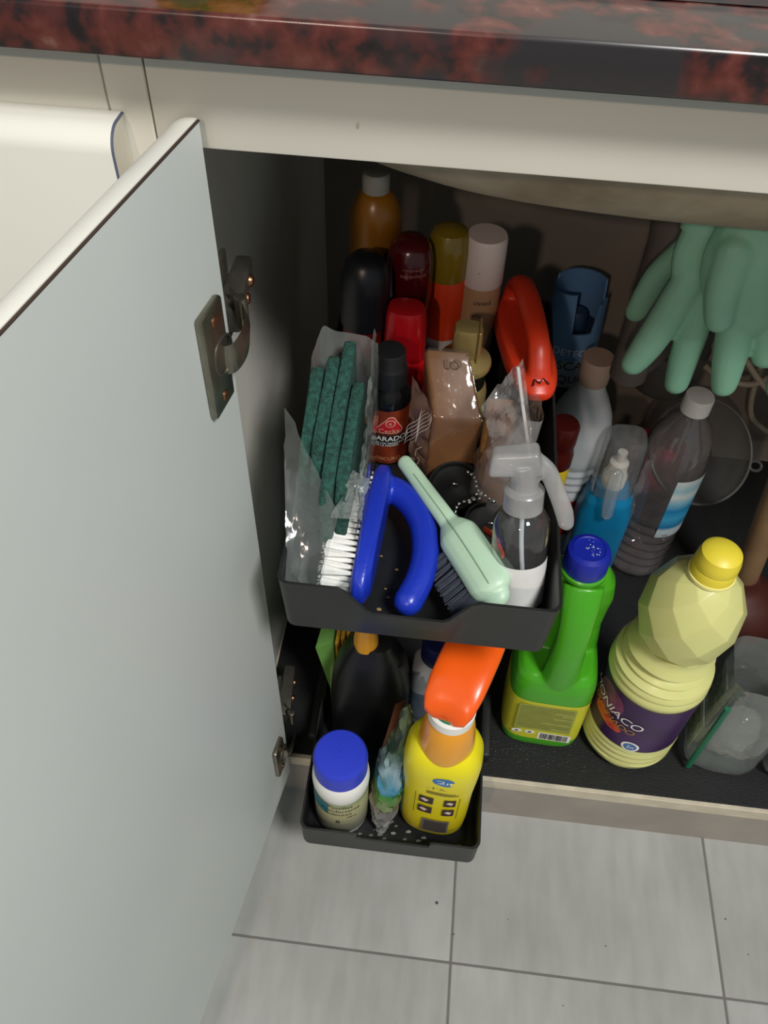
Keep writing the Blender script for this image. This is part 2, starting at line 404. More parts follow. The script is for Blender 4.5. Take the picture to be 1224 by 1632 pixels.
# ------------------------------------------------------------------ neighbouring cabinet on the left
nc = thing('base_cabinet', 'closed cream base cabinet left of the open door', 'cabinet')
obj('side_panel', box(nb(), .018, .0335, .001, .575, 0, .871), M_side, nc)
obj('side_panel', box(nb(), -.58, -.56, .001, .575, 0, .871), M_side, nc)
obj('fixed_panel', box(nb(), -.56, .0430, -.0008, .0175, .78, .871, .0010, 2), M_cream, nc)
obj('plinth', box(nb(), -.56, .0335, .0012, .016, 0, .079), M_plinth, nc)
nd = obj('door', door_mesh(post_profile(.021, .0850, .8352, .011), -.555, .0500), mat('door_core', 'cbc5b4', .6, var=.1), nc, 'closed white door with rolled top edge')
nd.rotation_euler = (0, 0, 0); nd.location = (0, -.0012, 0)
pr = post_profile(.021, .0850, .8352, .011)
obj('outer_laminate', skin(pr[1:-1], -.556, .0493, 0, s_ * .0009), M_white, nd)
obj('edge_line', skin(pr[1:-1], .0493, .0504, 0, s_ * .0008), mat('blue_grey_line', '525a70', .6), nd, 'thin blue-grey laminate line at the door end')

# ------------------------------------------------------------------ granite worktop with the sink hole
def granite():
    m = bpy.data.materials.new('red_granite'); m.use_nodes = True; nt = m.node_tree; p = nt.nodes['Principled BSDF']
    tc = nt.nodes.new('ShaderNodeTexCoord')
    v = nt.nodes.new('ShaderNodeTexNoise'); v.inputs['Scale'].default_value = 70; v.inputs['Detail'].default_value = 3; v.inputs['Roughness'].default_value = .5; v.inputs['Distortion'].default_value = .15
    nt.links.new(tc.outputs['Object'], v.inputs['Vector'])
    r = nt.nodes.new('ShaderNodeValToRGB'); e = r.color_ramp.elements
    cs = [(.30, '0e0c0d'), (.40, '221413'), (.47, '421c16'), (.56, '54231c'), (.66, '5f3029'), (.78, '7d5c52')]
    while len(e) < len(cs): e.new(.5)
    for i, (q, c) in enumerate(cs): e[i].position = q; e[i].color = (*srgb(c), 1)
    nt.links.new(v.outputs['Fac'], r.inputs[0])
    n2 = nt.nodes.new('ShaderNodeTexNoise'); n2.inputs['Scale'].default_value = 22; n2.inputs['Detail'].default_value = 2; nt.links.new(tc.outputs['Object'], n2.inputs['Vector'])
    r2 = nt.nodes.new('ShaderNodeValToRGB'); r2.color_ramp.elements[0].position = .54; r2.color_ramp.elements[1].position = .62; nt.links.new(n2.outputs['Fac'], r2.inputs[0])
    mx = nt.nodes.new('ShaderNodeMixRGB'); nt.links.new(r2.outputs[0], mx.inputs[0]); nt.links.new(r.outputs[0], mx.inputs[1]); mx.inputs[2].default_value = (*srgb('262224'), 1)
    nt.links.new(mx.outputs[0], p.inputs['Base Color']); p.inputs['Roughness'].default_value = .24; p.inputs['Specular IOR Level'].default_value = .75
    return m
bm = nb(); zt, zb = .8926, .8719
xs = [-.6, .115, .925, 1.2]; ys = [-.0284, .050, .520, .62]
vt = {}
for z in (zb, zt):
    for i, x in enumerate(xs):
        for j, y in enumerate(ys): vt[i, j, z] = bm.verts.new((x, y, z))
for i in range(3):
    for j in range(3):
        if (i, j) == (1, 1): continue
        bm.faces.new([vt[a, b, zt] for a, b in ((i, j), (i + 1, j), (i + 1, j + 1), (i, j + 1))])
        bm.faces.new([vt[a, b, zb] for a, b in ((i, j), (i, j + 1), (i + 1, j + 1), (i + 1, j))])
for i in range(3):
    for j, s in ((0, 1), (3, -1)): bm.faces.new([vt[i, j, zb], vt[i + 1, j, zb], vt[i + 1, j, zt], vt[i, j, zt]])
    for k in (0, 3): bm.faces.new([vt[k, i, zb], vt[k, i + 1, zb], vt[k, i + 1, zt], vt[k, i, zt]])
for a, b, c, d in ((1, 1, 2, 1), (2, 1, 2, 2), (2, 2, 1, 2), (1, 2, 1, 1)): bm.faces.new([vt[a, b, zb], vt[c, d, zb], vt[c, d, zt], vt[a, b, zt]])
bmesh.ops.recalc_face_normals(bm, faces=bm.faces)
ed = [e for e in bm.edges if all(abs(v.co.y + .0284) < 1e-6 for v in e.verts) and abs(e.verts[0].co.z - e.verts[1].co.z) < 1e-6]
bmesh.ops.bevel(bm, geom=ed, offset=.0022, segments=3, affect='EDGES', profile=.5)
tag(obj('worktop', bm, granite(), smooth=30), 'polished red-brown and black speckled granite worktop above the cabinet', 'worktop')

# ------------------------------------------------------------------ sink
sk = thing('kitchen_sink', 'steel kitchen sink let into the granite worktop, dull underside showing inside cabinet', 'sink', (.52, .285, .893))
def sup(d):  # outward radius fraction at depth fraction d
    return (1 - d ** 4.0) ** (1 / 4.0)
prof = [(1.0, -.0214), (1.0, -.024)] + [(sup(k / 18), -.021 - .150 * k / 18) for k in range(2, 18)] + [(.35, -.1708), (0, -.171)]
obj('basin', lathe(nb(), prof, 80, .455, .220, 4.0, caps=False), mat('sink_underside', 'b0a48e', .6, metal=.1, col2='85765f', vscale=14, bump=.25, bscale=160, detail=7), sk, 'stained grey-brown basin underside', smooth=60)
obj('rim', lathe(nb(), [(.86, -.0205), (.88, .0022), (.90, .0036), (1.0, .0034), (1.0, .0002)], 96, .455, .261, 9., caps=False), mat('brushed_steel', 'c4c4c0', .28, metal=1.), sk, 'brushed steel rim')

# ------------------------------------------------------------------ two-tier pull-out organizer
org = thing('pull_out_organizer', 'black two-tier pull-out organizer with both trays drawn forward past the cabinet front', 'organizer', (.217, .11, ZC + .0016))
OZ = ZC + .0016
def tray(x0, x1, y0, y1, z0, z1, draft, r=.012, th=.0022, dip=.018, f=(.21, .34, .60, .72), floor_th=.003):
    w = x1 - x0
    pts = []   # outline ccw from front-left, (x, y, dz of top edge)
    def arc(cx, cy, a0):
        for k in range(6):
            a = a0 + PI / 2 * k / 5; pts.append((cx + r * math.cos(a), cy + r * math.sin(a), 0))
    arc(x0 + r, y0 + r, PI)
    for q, d in ((f[0], 0), (f[0] + .03, -.12), (f[1] - .02, -.9), (f[1], -1), (f[2], -1), (f[2] + .02, -.9), (f[3] - .03, -.12), (f[3], 0)): pts.append((x0 + w * q, y0, d * dip))
    arc(x1 - r, y0 + r, 1.5 * PI); arc(x1 - r, y1 - r, 0); arc(x0 + r, y1 - r, .5 * PI)
    cx, cy = (x0 + x1) / 2, (y0 + y1) / 2
    def ring(ins, z, top=False):
        o = []
        for x, y, d in pts:
            vx, vy = x - cx, y - cy; hx, hy = (x1 - x0) / 2, (y1 - y0) / 2
            o.append(bm.verts.new((cx + vx * (hx - ins) / hx, cy + vy * (hy - ins) / hy, z + (d if top else 0))))
        return o
    bm = nb()
    R = [ring(draft + .003, z0), ring(draft, z0 + .003), ring(.0005, z1 - .002, True), ring(0, z1, True), ring(th, z1, True), ring(th + .0008, z1 - .002, True), ring(th + draft, z0 + floor_th + .003), ring(th + draft + .003, z0 + floor_th)]
    for A, B in zip(R, R[1:]):
        n = len(A)
        for i in range(n): bm.faces.new((A[i], A[(i + 1) % n], B[(i + 1) % n], B[i]))
    bm.faces.new(R[0][::-1]); bm.faces.new(R[-1])
    bm.transform(Matrix.Translation(-Vector(org.location)))
    return bm
UT = (.1175, .3205, -.0655, .305); UZ0, UZ1 = .4795, .541
LT = (.1210, .3090, -.1000, .285); LZ0, LZ1 = .1075, .155
obj('upper_tray', tray(*UT, UZ0, UZ1, .0032, r=.008, dip=.028), M_black, org, smooth=40)
obj('lower_tray', tray(*LT, LZ0, LZ1, .001, r=.009, dip=.012, f=(.29, .34, .70, .76)), M_black, org, smooth=40)
bm = nb(); off = -Vector(org.location)
def obox(x0, x1, y0, y1, z0, z1, bev=.002): return box(nb(), x0 + off.x, x1 + off.x, y0 + off.y, y1 + off.y, z0 + off.z, z1 + off.z, bev, 2)
obj('base_rail', obox(.1085, .1185, .02, .33, OZ, .120), M_black, org)
obj('base_rail', obox(.310, .320, .02, .33, OZ, .120), M_black, org)
obj('base_plate', obox(.118, .3105, .02, .33, OZ, .1068, .001), M_black, org)
obj('upright', obox(.1090, .1180, .19, .31, .118, .474), M_black, org)
obj('upright', obox(.3105, .3195, .19, .31, .118, .474), M_black, org)
obj('slide_rail', obox(.130, .140, -.045, .31, .472, .4800), M_black, org)
obj('slide_rail', obox(.300, .310, -.045, .31, .472, .4800), M_black, org)
obj('back_brace', obox(.1175, .3110, .300, .310, .30, .36), M_black, org)
obj('top_brace', obox(.1090, .3195, .19, .31, .4725, .4785), M_black, org)
UF = UZ0 + .003   # upper tray floor
LF = LZ0 + .003   # lower tray floor

# ------------------------------------------------------------------ pale yellow ammonia bottle
am = thing('ammonia_bottle', 'pale yellow faceted bottle with yellow cap and purple label', 'bottle', (.4815, .0790, OZ))
M_am = mat('pale_yellow_plastic', 'cfcf88', .33, var=.04, sss=.25)
K = 1.02
prof = [(0, .006), (.030, .004), (.040, 0), (.048, .004), (.0515, .012)]
for z in (.020, .031, .042):
    prof += [(.0530, z), (.0508, z + .004), (.0508, z + .006), (.0530, z + .009)]
prof += [(.0520, .056), (.0518, .150), (.0532, .153)]
for z in (.158, .168, .178, .187):
    prof += [(.0530 - max(0, z - .165) * .35, z), (.0508 - max(0, z - .165) * .5, z + .004), (.0524 - max(0, z - .165) * .5, z + .008)]
prof += [(.0445, .200), (.0395, .208), (.0375, .214), (.0380, .219)]
def foot(co, a):
    if co.z < .013: 
        k = .5 + .5 * math.cos(5 * a); s = 1 - .07 * k * (1 - co.z / .013)
        return Vector((co.x * s, co.y * s, co.z + .004 * k * (1 - co.z / .013)))
    return co
body = obj('body', lathe(nb(), prof, 60, fn=foot), M_am, am, smooth=40)
bm = nb(); NS = 7
RR = [(.0380, .2180, 0), (.0450, .2330, .5), (.0486, .2550, 0), (.0480, .2770, .5), (.0410, .2980, 0), (.0305, .3120, .5), (.0200, .3210, 0)]
rings = [[bm.verts.new((r * math.cos(2 * PI * (i + o) / NS - .62), r * math.sin(2 * PI * (i + o) / NS - .62), z)) for i in range(NS)] for r, z, o in RR]
for k in range(len(rings) - 2):   # rhombic facets spanning two rings
    A, B, C_ = rings[k:k + 3]
    for i in range(NS):
        if RR[k][2] == 0: bm.faces.new((A[i], B[i], C_[i], B[i - 1]))
        else: bm.faces.new((A[i], B[(i + 1) % NS], C_[i], B[i]))
for i in range(NS):
    bm.faces.new((rings[0][i], rings[0][(i + 1) % NS], rings[1][i]))
    A, B = rings[-2], rings[-1]; bm.faces.new((A[i], B[(i + 1) % NS], B[i]))
bm.faces.new(rings[-1]); bm.faces.new(rings[0][::-1])
bmesh.ops.recalc_face_normals(bm, faces=bm.faces)
bmesh.ops.bevel(bm, geom=bm.edges[:], offset=.0010, segments=2, affect='EDGES', profile=.5)
obj('faceted_shoulder', bm, M_am, am, smooth=12)
obj('neck_ring', lathe(nb(), [(.0198, .320), (.0214, .322), (.0214, .3250), (.0190, .3255)], 40), mat('cream_ring', 'f0ea9a', .4), am)
obj('cap', lathe(nb(), [(.0203, .325), (.0203, .335), (.0197, .3362), (.0201, .3375), (.0196, .345), (.0178, .3525), (.0125, .357), (0, .3585)], 40), mat('yellow_cap', 'e3d13c', .42, var=.05), am, 'ribbed bright yellow cap')
obj('label', band(nb(), .0524, .057, .149, -1.9, 1.15, 40), mat('purple_label', '3a1450', .35, col2='2c0d3e', vscale=25), am, 'purple label with lettering')
lab = am
obj('pink_glow_print', wrap(flat_bm(circle_pts(0, 0, .022, .022)), .0524, .122, -1.10, off=.0003), mat('magenta_print', '8c4468', .4, col2='5a2650', vscale=60), am)
obj('orange_flower_print', wrap(flat_bm([(-.024, .004), (-.012, .010), (.006, .002), (.020, -.004), (.017, -.011), (.004, -.013), (-.012, -.008), (-.022, -.006)]), .0524, .092, -.92, off=.0005), mat('orange_print', 'd8632a', .4, col2='b5322a', vscale=120), am)
obj('lettering', wrap(text_bm('AMONIACO', .0175, .95, .2), .0524, .113, -1.08, off=.0008, roll=-.12), M_wht, am)
obj('lettering', wrap(text_bm('PERFUMADO', .0130, .9, .3), .0524, .098, -.98, off=.0008, roll=-.14), mat('gold_print', 'b98a3a', .4), am)
bd = obj('badge', wrap(flat_bm(circle_pts(0, 0, .0098)), .0524, .066, -.25, off=.0006), M_wht, am)
obj('badge_disc', wrap(flat_bm(circle_pts(0, 0, .0072)), .0524, .066, -.25, off=.0009), mat('badge_blue', '3f6da8', .4), bd)
obj('badge_lettering', wrap(text_bm('2n', .0085), .0524, .066, -.25, off=.0012), M_wht, bd)

# ------------------------------------------------------------------ green handled bottle
gr = thing('detergent_bottle', 'bright green handled bottle with dark blue cap, in front on the black liner', 'bottle', (.3800, .0905, OZ), (0, math.radians(-1.2), math.radians(-3)))
M_gr = mat('green_plastic', '46a01e', .3, var=.06)
bm = nb()
lathe(bm, [(.0, .0), (.92, .0), (.98, .004), (1.0, .012), (1.0, .115), (.985, .128), (.93, .140), (.80, .148), (0, .150)], 48, .0462, .0430, 4.2)
# rear column, top dome and neck
def rear(co, a): return Vector((co.x, co.y + .012 - .012 * max(0, (co.z - .20) / .09), co.z))
lathe(bm, [(0, .10), (1.05, .10), (1.0, .15), (.92, .185), (.93, .215), (.95, .240), (.86, .265), (.68, .280), (.52, .288), (.47, .300), (0, .300)], 44, .0415, .0225, 2.8, cy=.010, fn=rear)
# grip at the front
tube(bm, smooth_path([(.002, -.008, .280), (.002, -.022, .258), (.002, -.032, .225), (.002, -.034, .185), (.002, -.030, .140), (.002, -.024, .12)], 6), [.021, .0195, .0175, .0165, .0175, .019, .022, .024], 14, flat=.62, up=(1, 0, 0))
bm = fuse(bm, .0019, 8)
obj('body', bm, M_gr, gr, smooth=180)
bm = nb(); lathe(bm, [(.0215, .286), (.0228, .288), (.0228, .292), (.0210, .294)], 36, cy=.004); obj('neck_collar', bm, M_gr, gr)
bm = lathe(nb(), [(.0205, .292), (.0213, .294), (.0213, .312), (.0198, .3175), (.015, .3195), (.014, .3185), (0, .318)], 40, cy=.004); obj('cap', bm, mat('navy_cap', '15249a', .36, var=.1), gr, 'dark blue screw cap')
bm = nb()
for k in range(26):
    a = random.uniform(0, 2 * PI); q = random.uniform(0, .010); ball(bm, (.004 + q * math.cos(a), .006 + q * math.sin(a), .3192), random.uniform(.0004, .0009), (1, 1, .3), 1)
obj('powder_dusting', bm, mat('powder_pale', 'a9b6cf', .8), gr, 'pale powder on the cap')
LB = dict(sx=.0462, sy=.0430, n=4.2)
obj('label', band(nb(), 1.006, .020, .104, -2.0, 2.0, 60, **LB), mat('yellow_green_label', 'c9c832', .4, var=.08, vscale=30), gr, 'yellow-green printed label')
yF = -.0430 * 1.012
obj('text_block', flatprint(flat_bm(rect_pts(-.033, .030, .042, .098)), (0, yF, 0), (1, 0, 0), (0, 0, 1)), mat('olive_block', '9aa048', .5, var=.15, vscale=90), gr)
bm = nb()
for k in range(12):
    z = .094 - k * .0042; x1 = .028 - (.012 if k % 5 == 3 else 0); merge(bm, flatprint(flat_bm(rect_pts(-.031, x1 - .02 * (k % 3 == 2), z - .0008, z + .0008)), (0, yF - .0004, 0), (1, 0, 0), (0, 0, 1)))
obj('fine_print', bm, mat('olive_ink', '7d8440', .6), gr)
obj('barcode_panel', flatprint(flat_bm(rect_pts(-.004, .033, .022, .038)), (0, yF - .0003, 0), (1, 0, 0), (0, 0, 1)), M_wht, gr)
bm = nb(); x = -.0015
while x < .030:
    w = random.choice((.0005, .0008, .0013)); merge(bm, flatprint(flat_bm(rect_pts(x, x + w, .024, .0365)), (0, yF - .0007, 0), (1, 0, 0), (0, 0, 1))); x += w + random.choice((.0005, .0008))
obj('barcode', bm, M_ink, gr)
for cx in (-.029, -.014):
    bm = nb(); merge(bm, flatprint(flat_bm(circle_pts(cx, .036, .006, .004)), (0, yF - .0004, 0), (1, 0, 0), (0, 0, 1))); h = obj('pictogram', bm, M_wht, gr)
    bm = nb(); merge(bm, flatprint(flat_bm([(cx - .003, .0345), (cx, .038), (cx + .003, .0345)]), (0, yF - .0008, 0), (1, 0, 0), (0, 0, 1))); obj('pictogram_mark', bm, M_ink, h)

# ------------------------------------------------------------------ yellow trigger spray in the lower tray
ys_ = thing('spray_bottle', 'yellow spray bottle with big orange trigger head in the lower tray', 'spray bottle', (.2595, -.0480, LF), (0, 0, math.radians(-6)))
SL = dict(sx=.0360, sy=.0285, n=2.7)
prof = [(0, .002), (.80, 0), (.92, .003), (.97, .010), (1.0, .03), (1.0, .09), (1.05, .130), (1.06, .150), (1.03, .163), (.93, .174), (.78, .181), (.60, .185)]
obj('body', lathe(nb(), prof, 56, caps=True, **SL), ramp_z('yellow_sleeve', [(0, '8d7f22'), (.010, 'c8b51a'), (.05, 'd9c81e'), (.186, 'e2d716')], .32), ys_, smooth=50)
obj('neck', lathe(nb(), [(.0258, .150), (.0275, .168), (.0270, .185), (.0250, .205), (.0222, .224), (.0190, .232)], 44, 1, .96), ramp_z('orange_fade', [(.148, 'd9c81e'), (.168, 'd8a524'), (.19, 'e09a22'), (.232, 'e89a1c')], .22, .3), ys_, 'orange-tinted neck', smooth=50)
obj('collar', lathe(nb(), [(.0180, .230), (.0212, .231), (.0214, .243), (.0196, .2455), (.016, .246)], 44), M_wht, ys_, 'white screw collar')
obj('green_lock', lathe(nb(), [(.0160, .244), (.0188, .245), (.0184, .2480), (.015, .2490)], 36), mat('green_lock', '1c7a4c', .4), ys_, 'green locking ring')
# orange hood: rear-pointing wide shroud
bm = nb(); sec = []
HP = [(-.026, .250, .010, .004), (-.0245, .255, .0165, .0085), (-.016, .2620, .0200, .013), (.0, .2690, .0218, .0165), (.020, .2735, .0222, .0175), (.042, .2760, .0220, .017), (.060, .2770, .0212, .016), (.072, .2765, .020, .015)]
for (y, z, hw, hh) in HP:
    sec.append([bm.verts.new((hw * 1.16 * c, y * .95 + .003 * (1 - abs(c)), z + hh * s * (.55 if s > 0 else 1.))) for c, s in [sep(None, 2 * PI * k / 28, 3.0) for k in range(28)]])
for A, B in zip(sec, sec[1:]):
    for i in range(28): bm.faces.new((A[i], A[(i + 1) % 28], B[(i + 1) % 28], B[i]))
bm.faces.new(sec[0][::-1]); bm.faces.new(sec[-1])
bm.transform(Matrix.Translation((0, .006, .0)) @ Matrix.Rotation(math.radians(-14), 4, 'Z'))
M_or = mat('orange_plastic', 'ee5c12', .28, var=.05)
hd = obj('trigger_head', bm, M_or, ys_, 'glossy orange trigger hood', smooth=50)
bm = nb(); tube(bm, smooth_path([(.012, .050, .262), (.013, .058, .240), (.012, .055, .215), (.010, .046, .196)], 4), [.007, .0065, .006, .005], 10, flat=1.3); obj('trigger_lever', bm, M_or, ys_)
yB = -.0285
def front(b, z, x=0., dy=0.): 
    return wrap(b, .0333, z, (x) / .0333, sx=1.10, sy=.890, n=2.6, off=.0004 + dy)
bd = obj('badge', front(flat_bm(circle_pts(0, 0, .0070, .0085)), .150, .004, .0003), mat('badge_blue2', '2c74b4', .4), ys_)
obj('badge_lettering', front(text_bm('2n', .0100), .150, .004, .0007), M_wht, bd)
obj('lettering', front(text_bm('CTX. av', .0068), .132, .003), mat('brown_ink', '4b4216', .6), ys_)
bm = nb()
for q in (-.0, -.0025, -.005): merge(bm, front(flat_bm(rect_pts(-.006, .018, q - .0008, q + .0006)), .1235, 0))
obj('fine_print', bm, mat('brown_ink2', '5d5320', .6), ys_)
for i, (a, b) in enumerate(((-.006, .100), (.011, .100), (-.006, .076), (.011, .076))):
    q = obj('pictogram', front(flat_bm(rect_pts(-.0055, .0055, -.008, .008)), b, a), mat('picto_dark', '34261f', .6), ys_)
    obj('pictogram_mark', front(flat_bm([(-.004, .001), (-.001, .005), (.003, .002), (.001, -.003)]), b, a, .0004), mat('picto_skin', 'd7c0b4', .6), q)
obj('frame_line', front(flat_bm(rect_pts(-.0003, .0003, -.026, .026)), .085, -.0155), M_ink, ys_)
obj('frame_line', front(flat_bm(rect_pts(-.0003, .0003, -.026, .026)), .085, .0205), M_ink, ys_)
q = obj('barcode_panel', front(flat_bm(rect_pts(-.010, .010, -.016, .016)), .036, .004), mat('barcode_grey', '6d6560', .6), ys_)
bm = nb()
for k in range(9): merge(bm, front(flat_bm(rect_pts(-.008, .008, -.0007, .0007)), .024 + k * .0030, .004, .0004))
obj('barcode', bm, M_ink, q)
obj('side_label', band(nb(), 1.03, .02, .125, -1.75, -1.05, 14, **SL), mat('green_side_print', '2f6a3a', .4, col2='3f78a8', vscale=60), ys_, 'green picture on the left side')

# ------------------------------------------------------------------ white jar with blue lid
jr = thing('jar', 'white plastic jar with large blue screw lid in lower tray', 'jar', (.1600, -.0600, LF))
prof = [(0, .001), (.0245, 0), (.0272, .003), (.0280, .010), (.0280, .088), (.0288, .092), (.0292, .101), (.0285, .110), (.0262, .117), (.0245, .120)]
obj('body', lathe(nb(), prof, 48), mat('jar_white', 'e6e6e0', .35, var=.03), jr, smooth=45)
obj('label', band(nb(), .0284, .012, .087, -2.9, 2.9, 60), ramp_z('jar_label', [(.012, '6a6c60'), (.030, '8a8a76'), (.055, 'aaa77f'), (.075, 'b3b084'), (.087, '8d9a70')], .4), jr, 'grey and olive photo label')
obj('teal_panel', band(nb(), .0287, .060, .086, -1.25, -.35, 16), mat('teal_print', '2b6f7c', .45), jr)
for s, z, sz, a in (('Pastillas', .081, .0085, .1), ('desinfectante', .072, .0080, .1), ('multiusos', .0635, .0078, .0), ('100 g', .055, .005, .5), ('8', .044, .010, 0)):
    obj('lettering', wrap(text_bm(s, sz), .0284, z, a, off=.0006), M_ink, jr)
M_lid = mat('lid_blue', '2a3cc4', .4, var=.05)
bm = lathe(nb(), [(.0252, .117), (.0268, .118), (.0270, .141), (.0263, .1455), (.0240, .148), (.010, .1492), (.0015, .1492), (.0012, .1500), (0, .1501)], 96, fn=lambda c, a: c if not (.119 < c.z < .143) else Vector((c.x * (1 + .006 * math.cos(48 * a)), c.y * (1 + .006 * math.cos(48 * a)), c.z)))
obj('lid', bm, M_lid, jr, 'bright blue screw lid')

# ------------------------------------------------------------------ foil packet
fp = thing('foil_packet', 'crumpled shiny foil packet with green and blue print, beside blue-lidded jar', 'packet', (.2040, -.0600, LF))
bm = nb(); NU, NV = 26, 40; sec = []
spine = smooth_path([(.0005, -.014, .001), (.001, -.004, .020), (.002, .006, .046), (.006, .016, .085), (.012, .030, .125), (.018, .046, .168)], 8); n_ = len(spine)
for k, p in enumerate(spine):
    t = k / (n_ - 1)
    w = .006 + .030 * math.sin(min(1, t / .55) * PI / 2) ** 1.2 if t < .55 else .036 * (1 - ((t - .55) / .45) ** 2.2) + .003
    d = .0012 + .0155 * math.sin(PI * min(1, max(0, (t - .06) / .94))) ** .8
    ring = []
    for i in range(NU):
        a = 2 * PI * i / NU
        ring.append(bm.verts.new(p + Vector((d * math.cos(a), w * math.sin(a) * .8, w * math.sin(a) * .45))))
    sec.append(ring)
for A, B in zip(sec, sec[1:]):
    for i in range(NU): bm.faces.new((A[i], A[(i + 1) % NU], B[(i + 1) % NU], B[i]))
bm.faces.new(sec[0][::-1]); bm.faces.new(sec[-1])
bm = crumple(bm, .006, 95, 3.)
def foil_mat():
    m = bpy.data.materials.new('printed_foil'); m.use_nodes = True; nt = m.node_tree; p = nt.nodes['Principled BSDF']
    tc = nt.nodes.new('ShaderNodeTexCoord'); s = nt.nodes.new('ShaderNodeSeparateXYZ'); nt.links.new(tc.outputs['Object'], s.inputs[0])
    nz = nt.nodes.new('ShaderNodeTexNoise'); nz.inputs['Scale'].default_value = 60; nt.links.new(tc.outputs['Object'], nz.inputs['Vector'])
    ad = nt.nodes.new('ShaderNodeMath'); ad.operation = 'MULTIPLY_ADD'; ad.inputs[1].default_value = .05; nt.links.new(nz.outputs['Fac'], ad.inputs[0]); nt.links.new(s.outputs['Z'], ad.inputs[2])
    r = nt.nodes.new('ShaderNodeValToRGB'); mr = nt.nodes.new('ShaderNodeMapRange'); mr.inputs['From Min'].default_value = 0.02; mr.inputs['From Max'].default_value = .20
    nt.links.new(ad.outputs[0], mr.inputs[0]); nt.links.new(mr.outputs[0], r.inputs[0]); e = r.color_ramp.elements
    cs = [(0, 'd8d8d6'), (.30, 'b4b4b0'), (.34, 'a9a388'), (.40, '6d9458'), (.47, '4f9a4a'), (.50, '4e9cc0'), (.60, 'a9c3cc'), (.72, '4f6b4c'), (.9, '7f8a6a')]
    while len(e) < len(cs): e.new(.5)
    for i, (q, c) in enumerate(cs): e[i].position = q; e[i].color = (*srgb(c), 1)
    nt.links.new(r.outputs[0], p.inputs['Base Color']); p.inputs['Metallic'].default_value = .65; p.inputs['Roughness'].default_value = .15
    return m
obj('pouch', bm, foil_mat(), fp, smooth=25)
obj('lettering', flatprint(text_bm('fresh', .010), (.0125, .004, .060), (.25, .75, .6), (-.2, -.55, .8)), M_ink, fp).location = (.003, -.004, 0)

def psheet(corners, nu, nv, bulge):
    b = nb(); A, B, C_, D = [Vector(c) for c in corners]; nr = (B - A).cross(D - A).normalized(); gq = []
    for i in range(nu + 1):
        gq.append([b.verts.new(((A * (1 - i / nu) + B * i / nu) * (1 - j / nv) + (D * (1 - i / nu) + C_ * i / nu) * j / nv) + nr * bulge * math.sin(PI * i / nu) * math.sin(PI * j / nv)) for j in range(nv + 1)])
    for i in range(nu):
        for j in range(nv): b.faces.new((gq[i][j], gq[i + 1][j], gq[i + 1][j + 1], gq[i][j + 1]))
    return eval_mods(b, [('SOLIDIFY', dict(thickness=.0006))])
obj('opened_lip', psheet([(-.012, .012, .070), (.000, .030, .080), (.014, .052, .172), (.004, .046, .172)], 6, 10, .003), mat('brown_foil', '5a3320', .35, metal=.4), fp, 'brown torn lip of the packet')

# ------------------------------------------------------------------ black bottle with amber nozzle
bb = thing('black_bottle', 'large matt black bottle with amber-yellow spout, standing in the lower tray', 'bottle', (.1780, .0420, LF))
M_bk = mat('bottle_black', '131415', .38, var=.2)
prof = [(0, 0), (.92, 0), (1, .006), (1, .095), (.97, .120), (.86, .150), (.66, .176), (.50, .188), (.46, .196), (0, .196)]
obj('body', lathe(nb(), prof, 48, .0430, .0330, 3.0), M_bk, bb, smooth=50)
bm = nb()
for k in range(5): tube(bm, smooth_path([(.024, -.026 + .002 * k, .118 + .012 * k), (.032, -.018 + .002 * k, .120 + .012 * k), (.037 - .002 * k, -.006, .121 + .012 * k)], 4), .0010, 6)
obj('grip_rib', bm, M_bk, bb, kind='stuff')
obj('spout', lathe(nb(), [(.0125, .192), (.0125, .204), (.0115, .210), (.0112, .222), (.010, .229), (.005, .232), (0, .2325)], 30, cx=-.006, cy=-.004), mat('amber_cap', 'd99a2a', .3), bb, 'glossy amber spout cap')

# ------------------------------------------------------------------ green and yellow cleaning cloths
gc = thing('scouring_cloth_pack', 'flat green cloth packet standing at left side of lower tray', 'cloth', (.1335, .0860, LF))
bm = nb(); hexa(bm, [(-.003, -.012, 0), (.003, -.012, 0), (.003, .075, 0), (-.003, .075, 0), (-.017, -.034, .150), (.001, -.026, .152), (.002, .075, .158), (-.006, .075, .158)], .0012, 2)
obj('cloth', bm, mat('green_cloth', '6aa04a', .7, var=.1, bump=.3, bscale=300), gc, smooth=40)
obj('fold_line', box(nb(), -.0045, -.0005, -.022, -.019, .02, .14), mat('green_cloth_light', '88b868', .7), gc)
for k in range(3):
    q = thing('folded_cloth', ('yellow folded cloth next to the green packet', 'middle one of three yellow folded cloths in lower tray', 'yellow folded cloth touching the black bottle')[k], 'cloth', (.1405 + .0052 * k, .082 + .003 * k, LF), group='yellow folded cloths in the lower tray')
    bm = nb(); hexa(bm, [(-.0022, -.008, 0), (.0022, -.008, 0), (.0022, .07, 0), (-.0022, .07, 0), (-.0042, -.022 + .004 * k, .150), (.0002, -.022 + .004 * k, .150), (.0002, .07, .155), (-.0042, .07, .155)], .0014, 2)
    obj('cloth', bm, mat('yellow_cloth', 'd0a92e', .75, var=.15, bump=.3, bscale=400), q, smooth=40)
    obj('hem', tube(nb(), [(.0, -.009, .004), (-.0021, -.023 + .004 * k, .149)], .0014, 6), mat('gold_hem', 'b5882a', .7), q)

